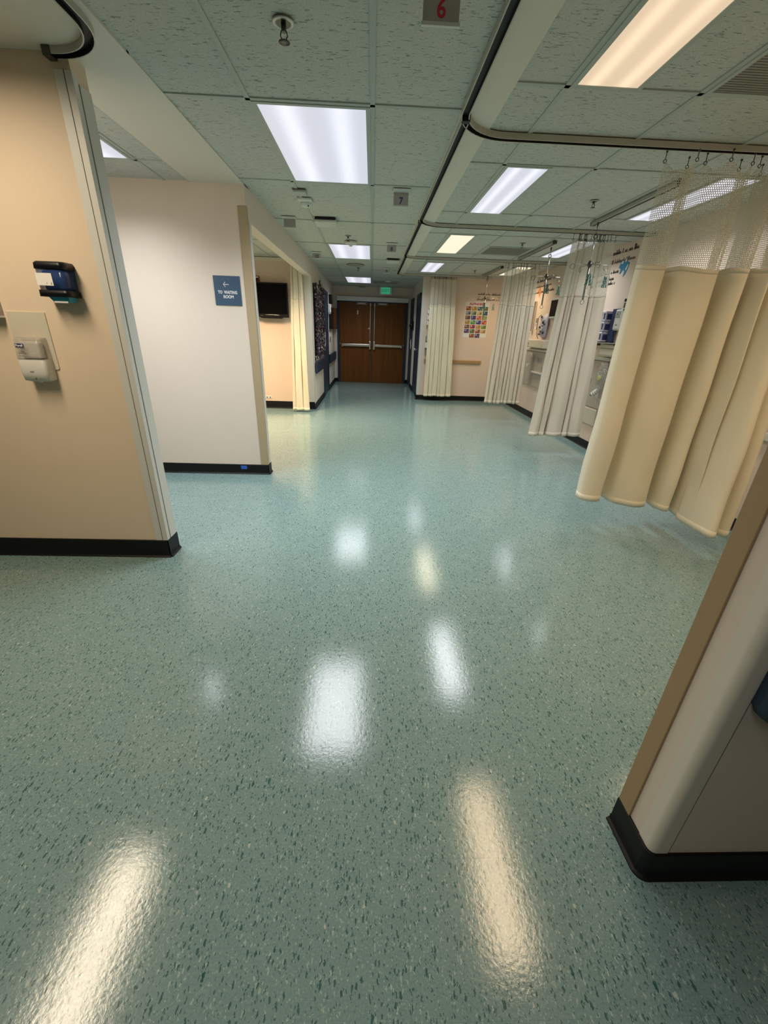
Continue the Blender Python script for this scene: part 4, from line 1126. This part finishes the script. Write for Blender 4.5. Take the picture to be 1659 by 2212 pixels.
def bay_decals():
    t = thing('wall_lettering', (2.35, YB, 2.0), 'brown decorative lettering band above the alphabet poster', 'wall lettering')
    b = MB(); scribble(b, (2.115, YB, 2.085), (1, 0, 0), (0, -1, 0), .70, .045, 3, .004); b.build('upper_line', 'decal_text', t)
    b = MB(); scribble(b, (2.11, YB, 1.990), (1, 0, 0), (0, -1, 0), .72, .045, 4, .004); b.build('lower_line', 'decal_text', t)
    b = MB()
    for x in (2.15, 2.35, 2.56, 2.75): b.tube([(x-.03, YB-.0015, 2.062), (x, YB-.0015, 2.045), (x+.03, YB-.0015, 2.062)], .003, 4); b.tube([(x, YB-.0015, 2.045), (x, YB-.0015, 2.028)], .003, 4)
    b.build('small_motifs', 'decal_text', t)
    # nearer wall lettering, right wall beside the blue sticker
    X_ = RW
    t = thing('wall_lettering', (RW, 5.55, 2.23), 'dark lettering in two bands at the top of the right wall, above the blue sticker', 'wall lettering')
    b = MB(); scribble(b, (X_, 5.95, 2.300), (0, -1, 0), (-1, 0, 0), .70, .058, 7, .0042); b.build('upper_line', 'decal_black', t)
    b = MB(); scribble(b, (X_, 5.95, 2.205), (0, -1, 0), (-1, 0, 0), .68, .045, 8, .0036); b.build('lower_line', 'decal_text', t)
    t = thing('wall_lettering', (RW, 6.05, 1.95), 'lettering seen through the net of the second curtain, below the blue sticker', 'wall lettering')
    for k, (z, y0, L) in enumerate(((2.10, 6.35, .78), (1.98, 6.3, .70), (2.03, 6.2, .55))):
        b = MB(); scribble(b, (X_, y0, z), (0, -1, 0), (-1, 0, 0), L, .05, 20+k, .0036); b.build('written_line', 'decal_black', t)
    t = thing('wall_lettering', (RW, 8.3, 2.05), 'faint lettering bands on the right wall above the third curtain', 'wall lettering')
    for k, (z, y0, L, hh) in enumerate(((2.23, 8.9, 1.45, .05), (2.15, 8.9, 1.30, .03), (2.06, 8.95, 1.5, .04))):
        b = MB(); scribble(b, (X_, y0, z), (0, -1, 0), (-1, 0, 0), L, hh, 30+k, .0036); b.build('written_line', 'decal_text', t)
bay_decals()
def sticker(pts, m, name, label, y0, z0, extra=None):
    """flat shaped sticker on the right wall; pts in (dy, dz)"""
    t = thing(name, (RW, y0, z0), label, 'sticker')
    MB().prism([(RW, y0-a, z0+b_) for a, b_ in pts], (-.004, 0, 0)).build('backing', m, t)
    if extra:
        for pp, mm in extra: MB().prism([(RW-.004, y0-a, z0+b_) for a, b_ in pp], (-.001, 0, 0)).build('detail', mm, t)
    return t
sticker([(0, .10), (.03, .16), (.10, .17), (.14, .19), (.17, .14), (.21, .13), (.20, .07), (.17, .02), (.13, -.01), (.14, .05), (.10, .07), (.06, .03), (.04, .03), (.05, .08)], 'decal_blue', 'wall_sticker',
        'blue and white shaped sticker high on the right wall', 5.57, 2.05,
        [([(.03, .135), (.06, .165), (.09, .155), (.07, .13)], 'white'), ([(.11, .17), (.14, .182), (.15, .15), (.12, .14)], 'white'), ([(.15, .07), (.185, .12), (.195, .10), (.17, .05)], 'white')])
sticker([(0, .08), (.05, .17), (.09, .08), (.16, .07), (.10, .02), (.08, -.03), (.05, .0), (.03, .02)], 'decal_orange', 'wall_sticker',
        'orange shaped sticker on the right wall above the third curtain', 8.12, 2.02)

# ================================================================== RIGHT WALL EQUIPMENT
def glove_boxes(y, z0, n, label, dy=.13, dz=.115, d=.10):
    for k in range(n):
        z = z0+dz*k
        t = thing('glove_box', (RW-d/2, y, z), label % ('lowest', 'middle', 'topmost')[k], 'glove box', 'glove boxes in the second bay')
        MB().box(RW-d, RW-.004, y-dy, y+dy, z+.002, z+dz-.004, .002).build('carton', 'lilac', t)
        MB().box(RW-d-.001, RW-d+.001, y+dy-.10, y+dy-.02, z+.02, z+dz-.03).build('printed_panel', 'purple', t)
        MB().sphere((RW-d, y-.01, z+dz*.5), .03, 12, (.1, 1.3, .6)).build('glove_opening', 'paper', t)
        MB().box(RW-.085, RW-.02, y-dy-.001, y-dy+.001, z+.02, z+dz-.03).build('printed_panel', 'navy', t)
        MB().box(RW-d-.001, RW-d+.001, y-dy+.015, y-dy+.045, z+.025, z+dz-.025).build('printed_stripe', 'navy', t)
def bay2():
    glove_boxes(5.56, 1.335, 3, '%s lilac and purple glove box behind the second curtain edge')
    t = thing('glove_box_holder', (RW, 5.5, 1.30), 'clear wire holder around the stacked glove boxes', 'holder')
    b = MB()
    for z in (1.325, 1.44, 1.555, 1.672): b.tube([(RW, 5.70, z), (RW-.112, 5.70, z), (RW-.112, 5.41, z), (RW, 5.41, z)], .003, 6)
    b.tube([(RW-.112, 5.55, 1.325), (RW-.112, 5.55, 1.672)], .003, 6); b.build('wire_frame', 'steel', t)
    t = thing('wall_panel', (RW, 5.35, 1.34), 'navy vertical strip on the right wall beside the glove boxes', 'wall panel')
    MB().box(RW-.045, RW, 5.285, 5.40, 1.335, 1.70, .006).build('strip', 'navy', t)
    MB().box(RW-.05, RW-.002, 5.29, 5.395, 1.326, 1.345, .003).build('foot', 'black', t)
    t = thing('wall_monitor', (RW, 5.2, 1.46), 'white wall unit with rounded lower edge right of the navy strip', 'monitor')
    MB().box(RW-.075, RW, 5.13, 5.275, 1.465, 1.690, .018).build('housing', 'offwhite', t)
    MB().box(RW-.078, RW-.073, 5.16, 5.25, 1.60, 1.67, .002).build('display', 'vent', t)
    MB().box(RW-.078, RW-.073, 5.19, 5.22, 1.52, 1.53).build('marking', 'grey_text', t)
    t = thing('diagnostic_set', (RW, 5.1, 1.68), 'grey wall instrument with black buttons beside the nearest curtain', 'medical instrument')
    MB().box(RW-.06, RW, 5.04, 5.19, 1.665, 1.80, .012).build('housing', 'offwhite', t)
    MB().box(RW-.064, RW-.058, 5.05, 5.165, 1.765, 1.795, .002).build('display', 'black', t)
    for k in range(3): MB().box(RW-.066, RW-.060, 5.10, 5.155, 1.742-.018*k, 1.752-.018*k, .001).build('button', 'black', t)
    MB().sphere((RW-.062, 5.125, 1.684), .012, 8).build('knob', 'black', t)
    b = MB(); b.tube([(RW-.05, 5.19, 1.69), (RW-.06, 5.23, 1.60), (RW-.055, 5.22, 1.45), (RW-.05, 5.20, 1.33)], .004, 6); b.build('cable', 'cord', t)
    MB().tube([(RW-.06, 5.20, 1.68), (RW-.07, 5.22, 1.63)], .012, 8).build('handle', 'black', t)
    t = thing('wall_shelf', (RW, 5.3, 1.32), 'thin dark-edged shelf under the glove boxes', 'shelf')
    MB().box(RW-.13, RW, 5.02, 5.72, 1.318, 1.328, .002).build('board', 'aluminium', t)
    for y in (5.1, 5.6): MB().box(RW-.10, RW, y-.004, y+.004, 1.290, 1.318, .001).build('bracket', 'dark_steel', t)
    t = thing('headwall_box', (RW, 5.25, 1.17), 'cream rounded wall box on the rail, under the glove box shelf', 'wall unit')
    MB().box(RW-.10, RW, 5.00, 5.40, 1.172, 1.312, .022).build('housing', 'beige_plastic', t)
    MB().box(RW-.103, RW-.098, 5.03, 5.37, 1.262, 1.266).build('joint', 'groove', t)
    t = thing('equipment_rail', (RW, 4.6, 1.12), 'white horizontal equipment rail on the right wall, second bay', 'rail')
    MB().box(RW-.03, RW, 3.3, 6.2, 1.118, 1.158, .004).build('rail', 'offwhite', t)
    MB().box(RW-.036, RW-.030, 3.3, 6.2, 1.146, 1.156, .002).build('lip', 'white', t)
    t = thing('service_panel', (RW, 5.4, .52), 'beige wall service panel below the equipment rail', 'wall panel')
    MB().box(RW-.018, RW, 4.6, 6.1, .54, 1.110, .004).build('panel', 'panel', t)
    for y, z in ((5.42, .86), (5.42, .98), (5.62, .86)): MB().box(RW-.024, RW-.017, y-.035, y+.035, z-.03, z+.03, .002).build('outlet', 'vent', t)
    t = thing('supply_bag', (RW-.05, 5.26, .82), 'clear supply bag with a yellow label hanging from the equipment rail', 'bag')
    b = MB(); b.loft([[(RW-.068-d*math.cos(a), 5.26+w*math.sin(a), z) for a in [2*PI*i/14 for i in range(14)]] for z, d, w in ((.80, .012, .07), (.83, .03, .10), (.95, .035, .11), (1.04, .02, .10), (1.10, .008, .08))]); b.build('bag', 'bag', t)
    MB().sphere((RW-.102, 5.25, .92), .045, 10, (.15, 1, .8)).build('yellow_label', 'yellow', t)
    b = MB(); r = random.Random(9)
    for k in range(5):
        y0, z0 = 5.26+r.uniform(-.06, .06), .86+.035*k
        b.tube([(RW-.07+.012*math.cos(a), y0+.035*math.cos(a*1.3+k), z0+.03*math.sin(a)) for a in [i*.5 for i in range(14)]], .0045, 6)
    b.build('coiled_tubing', 'offwhite', t)
    MB().ring((RW-.055, 5.26, 1.115), .014, .002, 'X', 10).build('hanging_ring', 'steel', t)
    t = thing('suction_canister', (RW-.06, 5.35, .70), 'white ribbed plastic piece with a dark opening hanging low beside the curtain', 'medical supply')
    b = MB()
    for k in range(4): b.cyl((RW-.05-.012*k, 5.30+.012*k, .775-.018*k), (RW-.056-.012*k, 5.308+.012*k, .765-.018*k), .030, 12)
    b.cyl((RW-.05, 5.30, .78), (RW-.10, 5.35, .705), .024, 12); b.build('body', 'white', t)
    MB().cyl((RW-.099, 5.349, .706), (RW-.103, 5.353, .699), .018, 12).build('opening', 'black', t)
    b = MB(); b.tube([(RW-.05, 5.28, .78), (RW-.09, 5.22, .68), (RW-.06, 5.14, .66), (RW-.07, 5.08, .74), (RW-.05, 5.02, .64)], .010, 8); b.build('tubing', 'bag', t)
    t = thing('wall_outlet', (RW, 5.35, .55), 'pale outlet low on the right wall between the second and nearest curtains', 'outlet')
    MB().box(RW-.012, RW, 5.31, 5.39, .545, .635, .003).build('plate', 'beige_plastic', t)
    t = thing('wall_cover', (RW, 5.33, .30), 'pale rounded cover plate low on the right wall, edge shadowed', 'wall cover')
    MB().box(RW-.022, RW, 5.28, 5.62, .31, .525, .012).build('plate', 'beige_plastic', t)
bay2()
def bay3():
    t = thing('patient_monitor', (RW, 7.3, 1.63), 'dark screen with pale frame behind the second curtain, above the headwall', 'monitor')
    MB().box(RW-.07, RW-.02, 6.90, 7.30, 1.635, 1.925, .010).build('frame', 'offwhite', t)
    MB().box(RW-.072, RW-.068, 6.93, 7.275, 1.665, 1.895).build('screen', 'screen', t)
    MB().box(RW-.022, RW, 7.1, 7.2, 1.72, 1.82, .002).build('mount', 'dark_steel', t)
    t = thing('cable_cover', (RW, 7.44, 1.55), 'narrow grey strip left of the dark screen, third bay', 'cable cover')
    MB().box(RW-.03, RW, 7.31, 7.345, 1.65, 1.85, .004).build('strip', 'vent', t)
    t = thing('supply_holder', (RW, 7.5, 1.34), 'tall rounded holder of purple and white packets, third bay', 'holder')
    b = MB(); b.loft([[(RW-.002-d*.5*(1-math.cos(a)), 7.50+w*math.sin(a), z) for a in [2*PI*i/16 for i in range(16)]] for z, d, w in ((1.345, .03, .07), (1.38, .07, .12), (1.55, .09, .145), (1.62, .08, .135), (1.68, .05, .10), (1.72, .02, .05))]); b.build('shell', 'lilac', t)
    r = random.Random(2); ms = ['navy', 'black', 'purple', 'white', 'offwhite', 'navy', 'purple']
    for k in range(13):
        y, z = 7.47+r.uniform(-.09, .09), 1.40+.022*k
        MB().sphere((RW-.085, y, z), .035, 8, (.25, r.uniform(.7, 1.4), r.uniform(.35, .7))).build('packet', ms[k % 7], t)
    MB().tube([(RW-.08, 7.58, 1.70), (RW-.09, 7.66, 1.66), (RW-.09, 7.68, 1.50), (RW-.08, 7.66, 1.40), (RW-.07, 7.60, 1.33)], .005, 6).build('cable', 'cord', t)
    t = thing('wall_hook', (RW, 7.87, 1.5), 'white curled hook with coiled tubing on the right wall, third bay', 'hook')
    MB().box(RW-.02, RW, 7.90, 7.96, 1.56, 1.66, .004).build('plate', 'steel', t)
    MB().ring((RW-.04, 7.86, 1.53), .05, .009, 'X', 18, PI*.9, PI*2.3).build('coil', 'white', t)
    MB().tube([(RW-.03, 7.90, 1.57), (RW-.05, 7.82, 1.56), (RW-.04, 7.77, 1.585)], .008, 6).build('arm', 'white', t)
    t = thing('wall_bracket', (RW, 8.05, 1.5), 'thin steel bracket strip at the edge of the third curtain', 'bracket')
    MB().box(RW-.035, RW, 8.08, 8.14, 1.45, 1.93, .004).build('channel', 'steel', t)
    t = thing('headwall_box', (RW, 7.6, 1.18), 'cream wall box with a black socket on the equipment rail, third bay', 'wall unit')
    MB().box(RW-.10, RW, 7.24, 8.06, 1.178, 1.315, .016).build('housing', 'beige_plastic', t)
    MB().box(RW-.104, RW-.099, 7.93, 7.985, 1.225, 1.262, .002).build('socket', 'black', t)
    MB().box(RW-.104, RW-.099, 7.94, 7.98, 1.195, 1.21, .002).build('socket', 'groove', t)
    t = thing('equipment_rail', (RW, 7.4, 1.12), 'white horizontal equipment rail on the right wall, third bay', 'rail')
    MB().box(RW-.03, RW, 6.7, 8.3, 1.125, 1.160, .004).build('rail', 'offwhite', t)
    t = thing('lower_rail', (RW, 7.4, .77), 'lower white rail across the beige panel, third bay', 'rail')
    MB().box(RW-.05, RW-.0245, 6.7, 7.72, .765, .795, .004).build('rail', 'offwhite', t)
    t = thing('service_panel', (RW, 7.5, .5), 'beige wall service panel with outlets, third bay', 'wall panel')
    MB().box(RW-.018, RW, 6.8, 8.3, .535, 1.115, .004).build('panel', 'panel', t)
    for y, z in ((7.42, .99), (7.55, .99), (7.3, .85)): MB().box(RW-.024, RW-.017, y-.04, y+.04, z-.035, z+.035, .002).build('outlet', 'vent', t)
    t = thing('supply_bag', (RW-.06, 7.8, .56), 'long clear supply bag hanging beside the third curtain', 'bag')
    b = MB(); b.loft([[(RW-.078-d*math.cos(a), 7.80+w*math.sin(a), z) for a in [2*PI*i/14 for i in range(14)]] for z, d, w in ((.565, .012, .07), (.60, .035, .12), (.74, .045, .11), (.84, .03, .07), (.90, .045, .10), (1.04, .035, .12), (1.10, .01, .08))]); b.build('bag', 'bag', t)
    MB().tube([(RW-.10, 7.85, .90), (RW-.11, 7.78, .86), (RW-.10, 7.74, .91)], .012, 6).build('tied_knot', 'white', t)
bay3()
def near_bay():
    t = thing('equipment_rail', (RW, 2.6, .73), 'white wall rail at the right edge, under the near curtain end', 'rail')
    MB().box(RW-.035, RW, .80, 3.22, .728, .785, .005).build('rail', 'offwhite', t)
    MB().box(RW-.036, RW, 3.20, 3.225, .724, .789, .003).build('end_cap', 'offwhite', t)
    t = thing('service_panel', (RW, 2.6, 1.07), 'grey wall unit edge at the right photo border beside the near curtain', 'wall panel')
    MB().box(RW-.09, RW, 2.35, 3.11, 1.06, 1.20, .008).build('panel', 'vent', t)
near_bay()
# behind the pale far curtain: boxes on the end wall
def far_bay_boxes():
    for k in range(3):
        z = 1.62+.105*k-.12
        t = thing('glove_box', (1.22, YB, z), ('lowest', 'middle', 'topmost')[k]+' white glove box showing left of the pale far curtain', 'glove box', 'white glove boxes on the end wall')
        MB().box(1.115, 1.36, YB-.085, YB-.004, z+.002, z+.098, .002).build('carton', 'white', t)
        MB().box(1.130, 1.20, YB-.0865, YB-.0845, z+.070, z+.094).build('printed_panel', 'grey_text', t)
    t = thing('soap_dispenser', (1.20, YB, 1.15), 'small grey wall dispenser left of the pale far curtain', 'dispenser')
    MB().box(1.12, 1.24, YB-.09, YB, 1.18, 1.30, .012).build('housing', 'vent', t)
    MB().box(1.11, 1.22, YB-.095, YB, 1.06, 1.17, .012).build('lower_housing', 'white', t)
    MB().box(1.115, 1.20, YB-.05, YB, .95, 1.05, .004).build('tray', 'vent', t)
far_bay_boxes()
